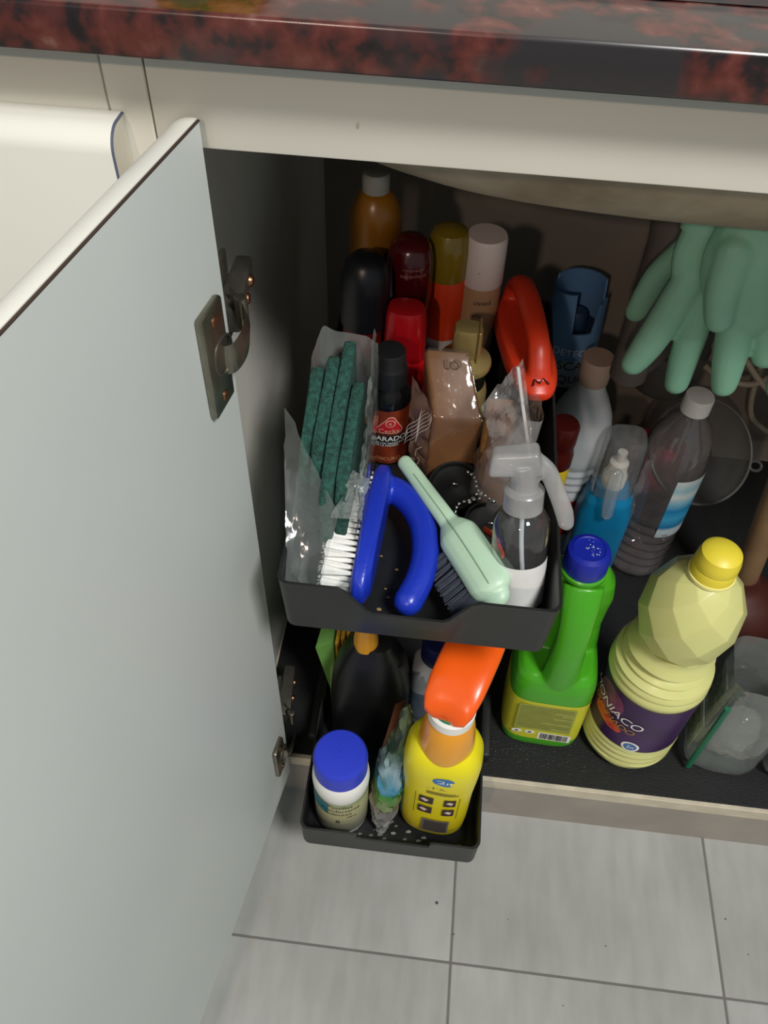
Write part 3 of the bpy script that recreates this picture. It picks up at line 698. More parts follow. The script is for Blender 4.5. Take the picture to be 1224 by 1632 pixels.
# ------------------------------------------------------------------ white bottle with navy cap
wb = thing('white_bottle', 'white square bottle with navy cap behind the yellow spray bottle', 'bottle', (.2470, .0640, LF))
obj('body', lathe(nb(), [(0, 0), (.94, 0), (1, .004), (1, .112), (.95, .122), (.75, .132), (.55, .138), (.5, .146)], 44, .0270, .0230, 4.0), mat('offwhite_plastic', 'b9bcc0', .45), wb, smooth=45)
obj('label', band(nb(), 1.01, .035, .095, -1.5, 1.5, 30, .0270, .0230, 4.0), mat('greyblue_label', '6f7c8c', .5, col2='4f5b6b', vscale=40), wb)
obj('cap', lathe(nb(), [(.0175, .142), (.0188, .144), (.0184, .170), (.0165, .174), (0, .1745)], 36), mat('dark_navy', '141a46', .4), wb, 'dark navy cap')

# ------------------------------------------------------------------ flakes in the lower tray
bm = nb()
for (x, y) in [(.289, -.050), (.291, -.083), (.219, -.078), (.205, -.081), (.209, -.072), (.195, -.083), (.199, -.0765), (.232, -.083), (.247, -.083), (.252, -.079), (.141, -.083), (.148, -.084), (.178, -.078), (.183, -.083), (.172, -.0805), (.216, -.066), (.221, -.070), (.235, -.0745), (.296, -.04), (.21, -.085)]:
    b = nb(); a = random.uniform(0, PI); s = random.uniform(.0018, .0036)
    prism(b, [(s * math.cos(a + q), .6 * s * math.sin(a + q * 1.1)) for q in (0, 1.1, 2.3, 3.4, 4.9)], 0, .0007, 'xy'); b.transform(Matrix.Translation((x, y, LF + .0001))); merge(bm, b)
tag(obj('flakes', bm, mat('flake', '8f8c82', .8, col2='5d5b54', vscale=150)), 'pale flakes scattered over the lower tray floor', 'flakes', kind='stuff')

# ================================================================== things in the upper tray
# ------------------------------------------------------------------ green scouring pads in a clear bag
M_pad = mat('scouring_pad', '28594e', .95, col2='173a33', vscale=260, bump=1., bscale=700)
# (x, front y, front top z), (x, back y, back top z), label
pads = [((.1252, .014, .580), (.1262, .091, .614), 'greyish green scouring pad nearest the cabinet side, leftmost in the clear bag'),
        ((.1350, .006, .583), (.1372, .101, .618), 'green scouring pad second from the left in the clear bag'),
        ((.1455, -.014, .580), (.1475, .113, .624), 'tall green scouring pad with rounded front end, second from the right in the bag'),
        ((.1555, -.008, .577), (.1575, .090, .604), 'green scouring pad nearest the black repair bottle, rightmost in the bag')]
for k, (a, b_, lb) in enumerate(pads):
    ln = math.hypot(b_[0] - a[0], b_[1] - a[1]); rz = -math.atan2(b_[0] - a[0], b_[1] - a[1])
    p = thing('scouring_pad', lb, 'scouring pad', (a[0], a[1], UF + .002), (0, 0, rz), group='green scouring pads in the clear bag')
    h0 = a[2] - UF - .002; h1 = b_[2] - UF - .002; th = .0047
    prof = [(.004, .0), (ln - .004, .0), (ln, .006), (ln, h1 - .010), (ln - .005, h1 - .001), (ln - .014, h1), (.016, h0 + .004), (.007, h0), (.001, h0 - .008), (0, .006)]
    bm = nb(); prism(bm, prof, -th, th, 'yz')
    bmesh.ops.bevel(bm, geom=[e for e in bm.edges if abs(e.verts[0].co.x - e.verts[1].co.x) < 1e-6], offset=.0020, segments=2, affect='EDGES', profile=.5)
    bmesh.ops.triangulate(bm, faces=bm.faces[:]); bmesh.ops.subdivide_edges(bm, edges=[e for e in bm.edges if e.calc_length() > .012], cuts=4)
    for v in bm.verts: v.co.x += .0009 * noise.noise(v.co * 60 + Vector((k * 7., 0, 0)))
    obj('pad', bm, M_pad, p, smooth=50)
bg = thing('clear_bag', 'open clear plastic bag holding the green scouring pads', 'plastic bag', (.1462, .034, UF + .001))
M_bag = film('bag_film', (.97, .98, .97), .34, (.62, .67, .65), .12, 1.2, .3, 70)
bm = nb(); prof = [(.70, .0005), (.88, .003)] + [(.94 + .006 * k, .008 + .0105 * k) for k in range(9)]
def bagw(co, a):
    s = co.z / .08; q = .0022 * noise.noise(Vector((math.cos(a) * 2.2, math.sin(a) * 2.2, co.z * 45)))
    dz = .045 * max(-.3, co.y) / .08 * s + .012 * s * noise.noise(Vector((math.cos(a) * 1.5, 5 + math.sin(a) * 1.5, 0)))
    return Vector((co.x * (1 + q * 22), co.y * (1 + q * 8), co.z + dz))
lathe(bm, prof, 72, .0262, .0850, 6., caps=False, fn=bagw)
bm = crumple(bm, .0022, 60, 1.); obj('film', bm, M_bag, bg, smooth=25)
# loose flap of film rising beside the pads and one folded over the brush
def sheet(corners, nu, nv, amp, sc, seed):
    b = nb(); A, B, C, D = [Vector(c) for c in corners]; g = []
    nrm = (B - A).cross(D - A).normalized()
    for i in range(nu + 1):
        row = []
        for j in range(nv + 1):
            u, v = i / nu, j / nv; p = (A * (1 - u) + B * u) * (1 - v) + (D * (1 - u) + C * u) * v
            q = p * sc + Vector((seed, seed, seed)); p = p + nrm * amp * (abs(noise.noise(q)) + .6 * abs(noise.noise(q * 2.3)) - .3) * 2
            row.append(b.verts.new(p))
        g.append(row)
    for i in range(nu):
        for j in range(nv): b.faces.new((g[i][j], g[i + 1][j], g[i + 1][j + 1], g[i][j + 1]))
    return b
L0 = Vector(bg.location)
def rel(pts): return [Vector(p) - L0 for p in pts]
M_flap = film('bag_flap_film', (.97, .98, .97), .36, (.56, .61, .58), .14, 1.2, .3, 70)
obj('right_flap', sheet(rel([(.1675, -.012, .520), (.1690, .110, .545), (.1640, .118, .630), (.1690, -.002, .572)]), 30, 14, .0030, 60, 2.), M_flap, bg, smooth=25)
obj('front_flap', sheet(rel([(.150, -.022, .566), (.172, -.012, .556), (.174, .020, .566), (.162, .012, .582)]), 18, 14, .005, 75, 5.), M_flap, bg, smooth=25)
obj('left_flap', sheet(rel([(.1215, -.054, .525), (.1440, -.050, .500), (.1560, -.022, .574), (.1060, .050, .602)]), 18, 18, .0022, 45, 7.), film('bag_side_film', (.96, .98, .97), .22, (.52, .57, .55), .14, 1.2, .3, 70), bg, smooth=25)

# ------------------------------------------------------------------ black furniture repair bottle
cb = thing('repair_bottle', 'small black bottle with orange-brown label and red logo beside the green pads', 'bottle', (.1768, .1330, UF))
R_ = .0190
obj('body', lathe(nb(), [(0, 0), (.0178, 0), (R_, .003), (R_, .068), (.0185, .074), (.0160, .079), (.0125, .083), (.0118, .086)], 44), mat('bottle_gloss_black', '0c0c0d', .18), cb, smooth=45)
obj('cap', lathe(nb(), [(.0122, .083), (.0148, .084), (.0148, .100), (.0142, .102), (.0130, .104), (.0130, .114), (.0120, .1165), (0, .117)], 40), mat('cap_black', '151516', .4), cb, 'stepped black cap')
obj('label', band(nb(), R_ + .0002, .004, .066, -2.9, 2.9, 60), mat('rust_label', '7a2f18', .4, col2='5a2214', vscale=70), cb, 'orange-brown paper label')
def rtri(s):
    P = []
    for (x, y), a0 in (((-.62, -.42), PI), ((.62, -.42), 1.5 * PI + .25), ((.12, .48), .15)):
        for k in range(6): a = a0 + (PI * .66) * k / 5; P.append((s * (x + .30 * math.cos(a)), s * (y + .30 * math.sin(a))))
    return P
lg = obj('logo_border', wrap(flat_bm(rtri(.0133)), R_, .050, .16, off=.0006), mat('logo_pale', 'd8a48c', .5), cb)
obj('logo_field', wrap(flat_bm(rtri(.0120)), R_, .050, .16, off=.0009), mat('logo_red', 'b3202a', .4), lg)
obj('logo_ring', wrap(flat_bm(circle_pts(.001, .003, .0042)), R_, .050, .16, off=.0012), mat('logo_pale', ''), lg)
obj('logo_disc', wrap(flat_bm(circle_pts(.001, .003, .0033)), R_, .050, .16, off=.0014), mat('logo_red', ''), lg)
obj('logo_letter', wrap(text_bm('e', .0062), R_, .0535, .20, off=.0017), mat('logo_pale', ''), lg)
obj('logo_lettering', wrap(text_bm('Cecky', .0068), R_, .0445, .16, off=.0017), mat('logo_pale', ''), lg)
obj('text_stripe', band(nb(), R_ + .0004, .0255, .0385, -1.5, 1.5, 30), M_ink, cb)
obj('lettering', wrap(text_bm('REPARADOR', .0078, .96), R_, .0345, .10, off=.0009), M_wht, cb)
obj('lettering', wrap(text_bm('CUBRE LOS ARAÑAZOS', .0029), R_, .0294, .10, off=.0009), M_wht, cb)
obj('lettering', wrap(text_bm('DE LA MADERA', .0029), R_, .0268, .10, off=.0009), M_wht, cb)
obj('lettering', wrap(text_bm('OSCURO', .0055), R_, .010, .16, off=.0007), mat('tan_print', 'c98e60', .5), cb)

# ------------------------------------------------------------------ brown soap bar in clear wrapper
M_soap = mat('brown_soap', '73481a', .5, col2='5e3810', vscale=25)
def soap(name, label, c8, bev=.0035):
    c0 = sum((Vector(c) for c in c8), Vector()) / 8; base = Vector((c0.x, c0.y, min(c[2] for c in c8)))
    t = thing(name, label, 'soap', base); q = [Vector(c) - base for c in c8]
    obj('bar', hexa(nb(), q, bev, 3), M_soap, t, smooth=40); return t, q, base
sp, q, sb = soap('soap_bar', 'large amber-brown soap bar in clear printed wrapper, leaning behind the black plug', [(.2140, .0870, .497), (.2520, .0880, .497), (.2480, .1300, .500), (.2080, .1280, .500), (.2170, .1010, .558), (.2580, .1030, .558), (.2400, .1420, .5980), (.2030, .1410, .5980)])
bm = nb(); c0 = sum(q, Vector()) / 8; hexa(bm, [c0 + (p - c0) * 1.035 for p in q], .004, 2)
bmesh.ops.subdivide_edges(bm, edges=bm.edges[:], cuts=4, use_grid_fill=True); bm = crumple(bm, .0022, 90, 4.)
M_wrap = film('wrapper_film', (.97, .95, .93), .05, (.6, .52, .42), .12, 1.0, .25, 90)
obj('wrapper', bm, M_wrap, sp, smooth=25)
# loose printed side of the wrapper, folded out to the left
FL = [Vector(p) - sb for p in ((.1995, .098, .510), (.2150, .090, .502), (.2150, .104, .566), (.1965, .112, .592))]
obj('wrapper_side', sheet(FL, 14, 16, .002, 60, 3.), film('brown_film', (.72, .60, .52), .45, (.22, .12, .08), .2, .8, .2, 80), sp, 'brown printed side of the wrapper', smooth=25)
def leftface(b, u, v, sz=1.):
    o = (FL[0] * (1 - u) + FL[1] * u) * (1 - v) + (FL[3] * (1 - u) + FL[2] * u) * v; ux = (FL[1] - FL[0]).normalized(); uy = FL[3] - FL[0]; uy = (uy - ux * uy.dot(ux)).normalized(); nn = ux.cross(uy); return flatprint(b, o + nn * (.0035 if nn.y < 0 else -.0035), ux, uy)
M_pr = mat('pale_print', 'b3a49c', .6)
bm = nb()
for k in range(7):
    x = -.0055 + .0018 * k; P = [(x + .0016 * math.sin(y * 260 + k), y, 0) for y in [(-.024 + .003 * abs(k - 3)) + (.044 - .004 * abs(k - 3)) * q / 9 for q in range(10)]]
    tube(bm, P, [.0006, .0013, .0006], 6, flat=.25)
obj('wrapper_motif', leftface(bm, .50, .58), M_pr, sp, 'pale abstract motif printed on the wrapper')
bm = nb(); P = [(.0012 * k * math.cos(k * .55), .0012 * k * math.sin(k * .55)) for k in range(1, 15)]
tube(bm, [(x * .35, y * .35, 0) for x, y in P], .0005, 5); tube(bm, [(-.001, .005, 0), (-.004, .011, 0), (-.002, .018, 0)], .0005, 5); obj('wrapper_swirl', leftface(bm, .35, .10), M_pr, sp)
E1 = Vector((.2030, .1410, .5980)) - sb; E2 = Vector((.2400, .1420, .5980)) - sb; E3 = Vector((.2170, .1010, .558)) - sb
uy = (E1 - E3).normalized(); ux = (E2 - E1).normalized(); nu = ux.cross(uy).normalized()
obj('stamp', flatprint(text_bm('LO', .0105), (E1 + E2) / 2 + (E3 - E1) * .22 + nu * .0050 + ux * .004, ux, uy), mat('brown_stamp', '4a2c18', .6), sp)

# ------------------------------------------------------------------ zip bag with a second bar
sp2, q2, sb2 = soap('soap_bar', 'pale brown soap bar inside the clear zip bag', [(.2580, .070, .488), (.2850, .070, .488), (.2850, .120, .488), (.2580, .120, .488), (.2560, .074, .552), (.2830, .076, .552), (.2820, .122, .570), (.2580, .121, .570)])
zb_ = thing('zip_bag', 'crumpled clear zip bag standing up beside the large soap bar', 'plastic bag', (.2720, .090, UF + .001))
L0 = Vector(zb_.location)
M_zip = film('zip_film', (.97, .96, .96), .26, (.70, .66, .64), .10, 1.7, .6, 75)
bm = nb(); lathe(bm, [(.75, 0), (.95, .004), (1.0, .02), (.98, .05), (.85, .075), (.62, .095), (.42, .115)], 56, .0215, .036, 3., caps=False, fn=lambda c, a: Vector((c.x + .02 * (c.z / .12) ** 2, c.y - .012 * (c.z / .12) ** 2, c.z)))
bm = crumple(bm, .006, 55, 9.); obj('film', bm, M_zip, zb_, smooth=22)
obj('flap', sheet(rel([(.2520, .076, .600), (.2790, .070, .520), (.3005, .066, .552), (.2760, .078, .648)]), 20, 20, .005, 50, 11.), M_zip, zb_, smooth=22)
obj('zip_strip', tube(nb(), [p - L0 for p in smooth_path([(.2735, .0745, .640), (.2800, .071, .615), (.2880, .068, .585), (.2960, .065, .556)], 5)], .0014, 6), mat('zip_white', 'c8c4c2', .4), zb_, 'white zip closure strip')

# ------------------------------------------------------------------ clear trigger spray bottle
cs = thing('travel_spray_bottle', 'small clear spray bottle with frosted trigger and white label at the tray front', 'spray bottle', (.2950, -.0200, UF + .0035), (math.radians(-12), math.radians(-5), 0))
M_clear = film('clear_pet', (.97, .98, .98), .05, (.8, .8, .8), .05, 1.6)
M_frost = film('frosted_plastic', (.9, .9, .9), .48, (.62, .62, .62), .25, 1.0)
r = .0208
obj('body', lathe(nb(), [(0, .002), (.017, .0), (.0195, .002), (r, .006), (r, .072), (.0200, .081), (.0160, .088), (.0122, .091), (.0118, .095)], 44), M_clear, cs, smooth=45)
obj('label', band(nb(), r + .0003, .006, .050, -1.75, 1.45, 40), mat('paper_white', 'e4e4e2', .6), cs, 'plain white label')
bs = obj('base_print', band(nb(), r + .0006, .0025, .0085, -1.0, 1.1, 24), M_ink, cs)
obj('base_lettering', wrap(text_bm('ECO', .0062), r, .0056, .05, off=.0009), M_wht, bs)
obj('dip_tube', tube(nb(), smooth_path([(0, 0, .088), (.001, -.001, .060), (.004, -.006, .030), (.009, -.012, .006)], 6), .0018, 8), mat('tube_white', 'c3c9d0', .4), cs, 'thin white dip tube')
obj('collar', lathe(nb(), [(.0132, .091), (.0145, .092), (.0145, .107), (.0130, .109), (.010, .110)], 40, fn=lambda c, a: c), M_frost, cs, 'frosted screw collar')
bm = nb()
tube(bm, smooth_path([(0, 0, .098), (0, .0, .110), (-.002, .0, .122)], 4), [.0098, .0102, .0115, .012], 14)
hexa(bm, [(-.026, -.009, .112), (.012, -.009, .114), (.012, .009, .114), (-.026, .009, .112), (-.024, -.008, .130), (.008, -.010, .134), (.008, .010, .134), (-.024, .008, .130)], .003, 2)
tube(bm, smooth_path([(.006, 0, .124), (.015, -.002, .116), (.022, -.006, .102), (.028, -.010, .088), (.030, -.012, .080)], 5), [.0065, .0068, .0066, .0068, .006], 12, flat=.75, round_ends=True)
bm = fuse(bm, .0011, 4); bm.transform(Matrix.Translation((0, 0, .0085))); obj('trigger_head', bm, M_frost, cs, 'frosted trigger pump', smooth=180)

# ------------------------------------------------------------------ bristle helper
def tufts(spots, dirn, length, r0, r1, seg=7):
    b = nb(); d = Vector(dirn).normalized(); a = d.orthogonal().normalized(); c = d.cross(a)
    for p in spots:
        p = Vector(p); A = []; B = []
        for k in range(seg):
            w = a * math.cos(2 * PI * k / seg) + c * math.sin(2 * PI * k / seg)
            A.append(b.verts.new(p + w * r0)); B.append(b.verts.new(p + d * length * random.uniform(.94, 1.0) + w * r1 * random.uniform(.8, 1.05)))
        for k in range(seg): b.faces.new((A[k], A[(k + 1) % seg], B[(k + 1) % seg], B[k]))
        b.faces.new(B)
    return b
def bristles(spots, dirn, length, rad, spread=.25, per=6, seed=1):
    rnd = random.Random(seed); b = nb(); d = Vector(dirn).normalized()
    a = d.orthogonal().normalized(); c = d.cross(a)
    for p in spots:
        p = Vector(p)
        for k in range(per):
            an = rnd.uniform(0, 2 * PI); q = rnd.uniform(.2, 1)
            s = a * math.cos(an) * q + c * math.sin(an) * q
            e = p + d * length * rnd.uniform(.93, 1.05) + s * length * spread * .5; o = p + s * rad * 2
            w = [b.verts.new(o + (a * math.cos(t) + c * math.sin(t)) * rad) for t in (0, 2.1, 4.2)]
            x = [b.verts.new(e + (a * math.cos(t) + c * math.sin(t)) * rad * .8) for t in (0, 2.1, 4.2)]
            for i in range(3): b.faces.new((w[i], w[(i + 1) % 3], x[(i + 1) % 3], x[i]))
            b.faces.new(x)
    return b

# ------------------------------------------------------------------ blue scrubbing brush lying on its side
br = thing('scrubbing_brush', 'blue scrubbing brush with white bristles lying on its side in upper tray', 'brush', (.1750, .0165, UF + .001), (0, 0, math.radians(-2.5)))
M_bb = mat('brush_blue', '1c34b0', .3, var=.06)
bm = nb()   # backing plate: long in y, upright in z, thin in x
lathe(bm, [(.92, -.0045), (1.0, -.002), (1.0, .006), (.85, .0105)], 44, .0245, .0680, 2.4)
bm.transform(Matrix.Translation((0, 0, .0255)) @ Matrix.Rotation(PI / 2, 4, 'Y')); plate_pts = None
tube(bm, smooth_path([(.003, .046, .026), (.014, .044, .028), (.029, .032, .029), (.041, .012, .029), (.047, -.014, .027), (.046, -.038, .024), (.040, -.058, .020)], 6), [.0115, .0115, .0115, .0110, .0110, .0112, .0115], 14, flat=1.0, round_ends=True)
bm = fuse(bm, .0014, 6); obj('body', bm, M_bb, br, 'glossy blue plastic back and open handle', smooth=180)
spots = [(-.004, -.058 + .0058 * i, .0255 + zz) for i in range(21) for zz in (-.018, -.0108, -.0036, .0036, .0108, .018) if ((-.058 + .0058 * i) / .066) ** 2 + (zz / .0235) ** 2 < .98]
bm = tufts(spots, (-1, 0, 0), .0235, .0014, .0046); merge(bm, bristles(spots, (-1, 0, .0), .0255, .00035, .26, 12, 3))
obj('bristles', bm, mat('white_bristle', 'e8e8e4', .6, var=.1, vscale=200), br, 'dense white bristles', kind='stuff', smooth=0)

# ------------------------------------------------------------------ mint brush
mb = thing('dish_brush', 'pale mint green brush with slim handle and dark grey bristles', 'brush', (.2300, .020, UF + .004))
L0 = Vector(mb.location)
M_mint = mat('mint_plastic', 'b4d2b8', .42, var=.04, sss=.1)
Pm = smooth_path([p - L0 for p in map(Vector, [(.1965, .0830, .522), (.2068, .0665, .524), (.2195, .0465, .525), (.2330, .0265, .525), (.2400, .0165, .524), (.2500, .0000, .525), (.2620, -.0200, .525), (.2715, -.0360, .524), (.2755, -.0425, .523)])], 4)
Rm = []
for k in range(len(Pm)):
    t = k / (len(Pm) - 1)
    Rm.append(.0066 + .0014 * t / .45 if t < .45 else (.0078 + (.0168 - .0078) * min(1, (t - .45) / .12) if t < .85 else .0168 * (1 - .35 * ((t - .85) / .15) ** 2)))
bm = nb(); ax = (Pm[-1] - Pm[0]).normalized(); wdir = Vector((0, 0, 1)).cross(ax).normalized()
tube(bm, Pm, Rm, 16, flat=.62, up=tuple((wdir * .82 + Vector((0, 0, .5))).normalized()), round_ends=True)
bm = fuse(bm, .0012, 5); obj('body', bm, M_mint, mb, smooth=180)
obj('seam', tube(nb(), [p + Vector((0, 0, 0)) + (Vector((0, 0, 1)) * .86 + wdir * -.4).normalized() * (Rm[k] * .66) for k, p in enumerate(Pm) if 3 < k < len(Pm) - 3], .0004, 5), mat('mint_shade', '8fae94', .6), mb)
sp_ = []
for i in range(13):
    for j in range(3):
        t = (.60 + .36 * i / 12) * (len(Pm) - 1); p = Pm[int(t)].lerp(Pm[min(int(t) + 1, len(Pm) - 1)], t - int(t))
        sp_.append(p + Vector((0, 0, -.004)) + wdir * (-.008 + .007 * j))
sd = (-wdir if wdir.x > 0 else wdir)
obj('bristles', bristles(sp_, (sd * .95 + Vector((0, 0, -.72))), .027, .0008, .22, 14, 5), mat('grey_bristle', '3d4350', .6, var=.2, vscale=200), mb, 'dark blue-grey bristles', kind='stuff', smooth=0)

# ------------------------------------------------------------------ two black sink plugs with bead chains
M_rub = mat('black_rubber', '121313', .45, var=.2)
def plug(label, loc, rot, chain):
    t = thing('sink_plug', label, 'sink plug', loc, rot, group='black sink plugs in the upper tray')
    obj('disc', lathe(nb(), [(0, 0), (.019, 0), (.0225, .003), (.0230, .0075), (.0222, .0095), (.0205, .0095), (.0195, .0050), (.010, .0042), (.004, .006), (0, .0065)], 44), M_rub, t, smooth=40)
    obj('eyelet', tube(nb(), [(.0035 * math.cos(a), 0, .0085 + .0035 * math.sin(a)) for a in [2 * PI * k / 12 for k in range(13)]], .0006, 6), M_chrome, t)
    mi = t.matrix_basis.inverted(); bm = nb(); P = smooth_path(chain, 12); acc = 0; last = P[0]
    for p in P:
        if (p - last).length > .0040 or p is P[0]:
            ball(bm, tuple(mi @ p), .0021, (1, 1, 1), 1); last = p
    obj('bead_chain', bm, M_chrome, t, 'steel bead chain', kind='stuff', smooth=180); return t
plug('black rubber sink plug in front of the large soap bar', (.2410, .0740, .5045), (math.radians(18), math.radians(-8), 0), [(.2500, .0820, .519), (.2560, .0750, .520), (.2580, .0660, .519), (.2620, .0560, .518), (.2540, .0520, .518), (.2450, .0480, .517), (.2420, .0400, .516), (.2440, .0310, .516)])
plug('black rubber sink plug half hidden under the clear spray bottle', (.2700, .0360, .5010), (math.radians(8), math.radians(10), 0), [(.2530, .0500, .517), (.2600, .0600, .519), (.2680, .0560, .518), (.2760, .0520, .517)])
t = thing('orange_clip', 'small bright orange plastic clip tucked under the mint brush', 'clip', (.2705, .0040, .507))
bm = tube(nb(), smooth_path([(-.004, .020, .008), (.002, .012, .012), (.006, .002, .014), (.010, -.008, .013)], 5), .0042, 8, flat=.35); obj('strip', bm, mat('clip_orange', 'e8502a', .4), t)
bm = nb()
for k in range(5): ball(bm, (.001 + .002 * k, .014 - .005 * k, .0150), .0011, (1.6, 1, 1), 1)
obj('grip_teeth', bm, mat('clip_orange', ''), t, kind='stuff')
bm = nb()
for (x, y) in ((.193, -.020), (.196, -.028), (.2, .0), (.186, .012), (.203, -.045), (.214, .03), (.19, -.04), (.209, -.015)): ball(bm, (x, y, UF + .0008), random.uniform(.0008, .0017), (1.5, 1, .5), 1)
tag(obj('crumbs', bm, mat('tan_crumb', '9a8050', .8)), 'tan crumbs on the upper tray floor between brush handles', 'crumbs', kind='stuff')

# ================================================================== bottles and cans at the back of the upper tray
# yellow shoe-care aerosol
yc = thing('aerosol_can', 'tall amber-yellow aerosol can with grey-white cap at the back left', 'aerosol can', (.1480, .2660, UF))
r = .0235
obj('body', lathe(nb(), [(0, 0), (.022, 0), (r, .003), (r, .150), (.0225, .160), (.0195, .170), (.0150, .177), (.0120, .180)], 44), mat('amber_can', '8f5e12', .3, col2='80520e', vscale=20), yc, smooth=50)
obj('cap', lathe(nb(), [(.0118, .178), (.0120, .192), (.0105, .196), (0, .1965)], 32), mat('grey_cap', '8f9088', .4), yc, 'grey-white nozzle cap')
obj('lettering', wrap(text_bm('Reavivador', .0078), r, .100, .1), M_ink, yc)
obj('lettering', wrap(text_bm('de ante', .0066), r, .090, .15), M_ink, yc)
obj('logo', wrap(flat_bm([(-.010, -.004), (-.003, -.004), (-.0035, .006), (-.006, .004)]), r, .128, .75), M_ink, yc)
obj('lettering', wrap(text_bm('vel', .007), r, .127, 1.02), mat('faded_ink', '4a3414', .6), yc)
# dark bottle with domed cap
dk = thing('dark_polish_bottle', 'dark red polish bottle under a domed black cap, left behind the green pads', 'bottle', (.1480, .1960, UF))
obj('body', lathe(nb(), [(0, 0), (.0185, 0), (.0195, .003), (.0195, .085), (.0185, .098)], 40), mat('oxblood', '5a0f10', .3), dk, smooth=50)
obj('label', band(nb(), .0198, .02, .07, .3, 1.5, 16), mat('red_yellow_label', '9a1d14', .4, col2='8a6a2a', vscale=25), dk)
obj('cap', lathe(nb(), [(.0192, .095), (.0212, .097), (.0212, .130), (.0200, .144), (.0165, .155), (.010, .161), (0, .163)], 40), mat('dome_black', '15171c', .35), dk, 'domed black cap')
# red bottle with translucent dark-red dome
rb = thing('red_polish_bottle', 'red polish bottle with a dark red domed cap beside the orange can', 'bottle', (.1825, .2330, UF))
obj('body', lathe(nb(), [(0, 0), (.0190, 0), (.0200, .003), (.0200, .072), (.0195, .080), (.0165, .088), (.0165, .096)], 40), mat('red_plastic', 'b01218', .3), rb, smooth=50)
obj('cap', lathe(nb(), [(.0198, .090), (.0208, .092), (.0208, .128), (.0202, .140), (.0175, .151), (.012, .157), (0, .160)], 40), mat('dome_dark_red', '4a060c', .2, coat=.3), rb, 'glossy dark red domed cap')
for k, s in enumerate(('renovador', 'autobrillante')): obj('lettering', wrap(text_bm(s, .0045), .0208, .139 - .006 * k, .25, off=.0006, taper=-.25), mat('pink_print', '9a5a5a', .6), rb)
# bright red bottle in front
rf = thing('red_bottle', 'bright red stepped bottle in front of the dark red domed cap', 'bottle', (.1845, .1860, UF))
obj('body', lathe(nb(), [(0, 0), (.0220, 0), (.0232, .003), (.0230, .026), (.0215, .028), (.0215, .032), (.0230, .034), (.0228, .056), (.0210, .066), (.0172, .072), (.0165, .074)], 40), mat('bright_red', 'cf1420', .25), rf, smooth=40)
obj('cap', lathe(nb(), [(.0175, .070), (.0188, .072), (.0168, .116), (.0150, .121), (0, .122)], 36, 1., .85, 2.6), mat('deep_red', 'a80f18', .3), rf, 'tapered red cap')
for k, s in enumerate(('CREMA', 'CALZADO', 'COLOR')): obj('lettering', wrap(text_bm(s, .0034), .0229, .052 - .0045 * k, .35, off=.0006), mat('pink_print2', 'e8a0a0', .6), rf)
# orange can with gold dome
oc = thing('aerosol_can', 'white and orange aerosol can with translucent gold domed cap', 'aerosol can', (.2150, .2600, UF))
obj('body', lathe(nb(), [(0, .0), (.0110, 0), (.0125, .004), (.0180, .040), (.0187, .048)], 40), mat('can_white', 'c9c2bb', .4), oc, smooth=50)
obj('orange_band', lathe(nb(), [(.0187, .046), (.0190, .050), (.0190, .108), (.0180, .110)], 40), mat('orange_red', 'd23c12', .35), oc, 'orange-red sleeve')
obj('cap', lathe(nb(), [(.0188, .108), (.0194, .110), (.0192, .136), (.0180, .146), (.0150, .152), (.008, .155), (0, .156)], 40), mat('gold_dome', '8f7a1c', .22, trans=.25, coat=.3), oc, 'olive gold domed cap')
# white can
wc = thing('aerosol_can', 'slim white-capped aerosol can with beige lower half beside the gold-capped can', 'aerosol can', (.2475, .2630, UF))
obj('body', lathe(nb(), [(0, 0), (.0175, 0), (.0185, .003), (.0185, .104)], 40), mat('beige_can', 'b08c68', .45, var=.1), wc, smooth=50)
obj('cap', lathe(nb(), [(.0187, .103), (.0192, .104), (.0186, .146), (.0172, .1495), (0, .150)], 40), mat('cap_pinkwhite', 'd8cbc6', .45, var=.05), wc, 'plain white cap')
obj('cap_hole', lathe(nb(), [(.0006, .0001), (.0008, .0002)], 8, cx=-.004, cy=-.0176), M_ink, wc).location = (0, -.0012, .121)
obj('lettering', wrap(text_bm('ussed', .0072), .0185, .090, .15), M_ink, wc)
obj('lettering', wrap(text_bm('spray', .0050), .0185, .076, -.1), M_ink, wc)
# gold capped cream jar
gj = thing('cream_applicator', 'gold and black shoe cream bottle with winged gold knob', 'bottle', (.2385, .1680, UF + .012))
M_gold = mat('dull_gold', 'b09a62', .35, metal=.55, var=.12)
obj('body', lathe(nb(), [(0, 0), (.0215, 0), (.0225, .003), (.0225, .040), (.0215, .046), (.0195, .050)], 40), M_gold, gj, smooth=50)
obj('black_ring', lathe(nb(), [(.0180, .048), (.0195, .050), (.0195, .068), (.0180, .070)], 40), mat('ring_black', '191714', .3), gj)
obj('flange', lathe(nb(), [(.0180, .068), (.0225, .069), (.0230, .072), (.0222, .075), (.0150, .078), (.0120, .080)], 40), M_gold, gj)
obj('knob', lathe(nb(), [(.0128, .077), (.0124, .104), (.0112, .108), (0, .109)], 32, 1., .8, 3.), M_gold, gj, 'gold knob')
obj('knob_fin', box(nb(), .0085, .0108, -.0115, .0115, .079, .110, .0008, 1), M_gold, gj)

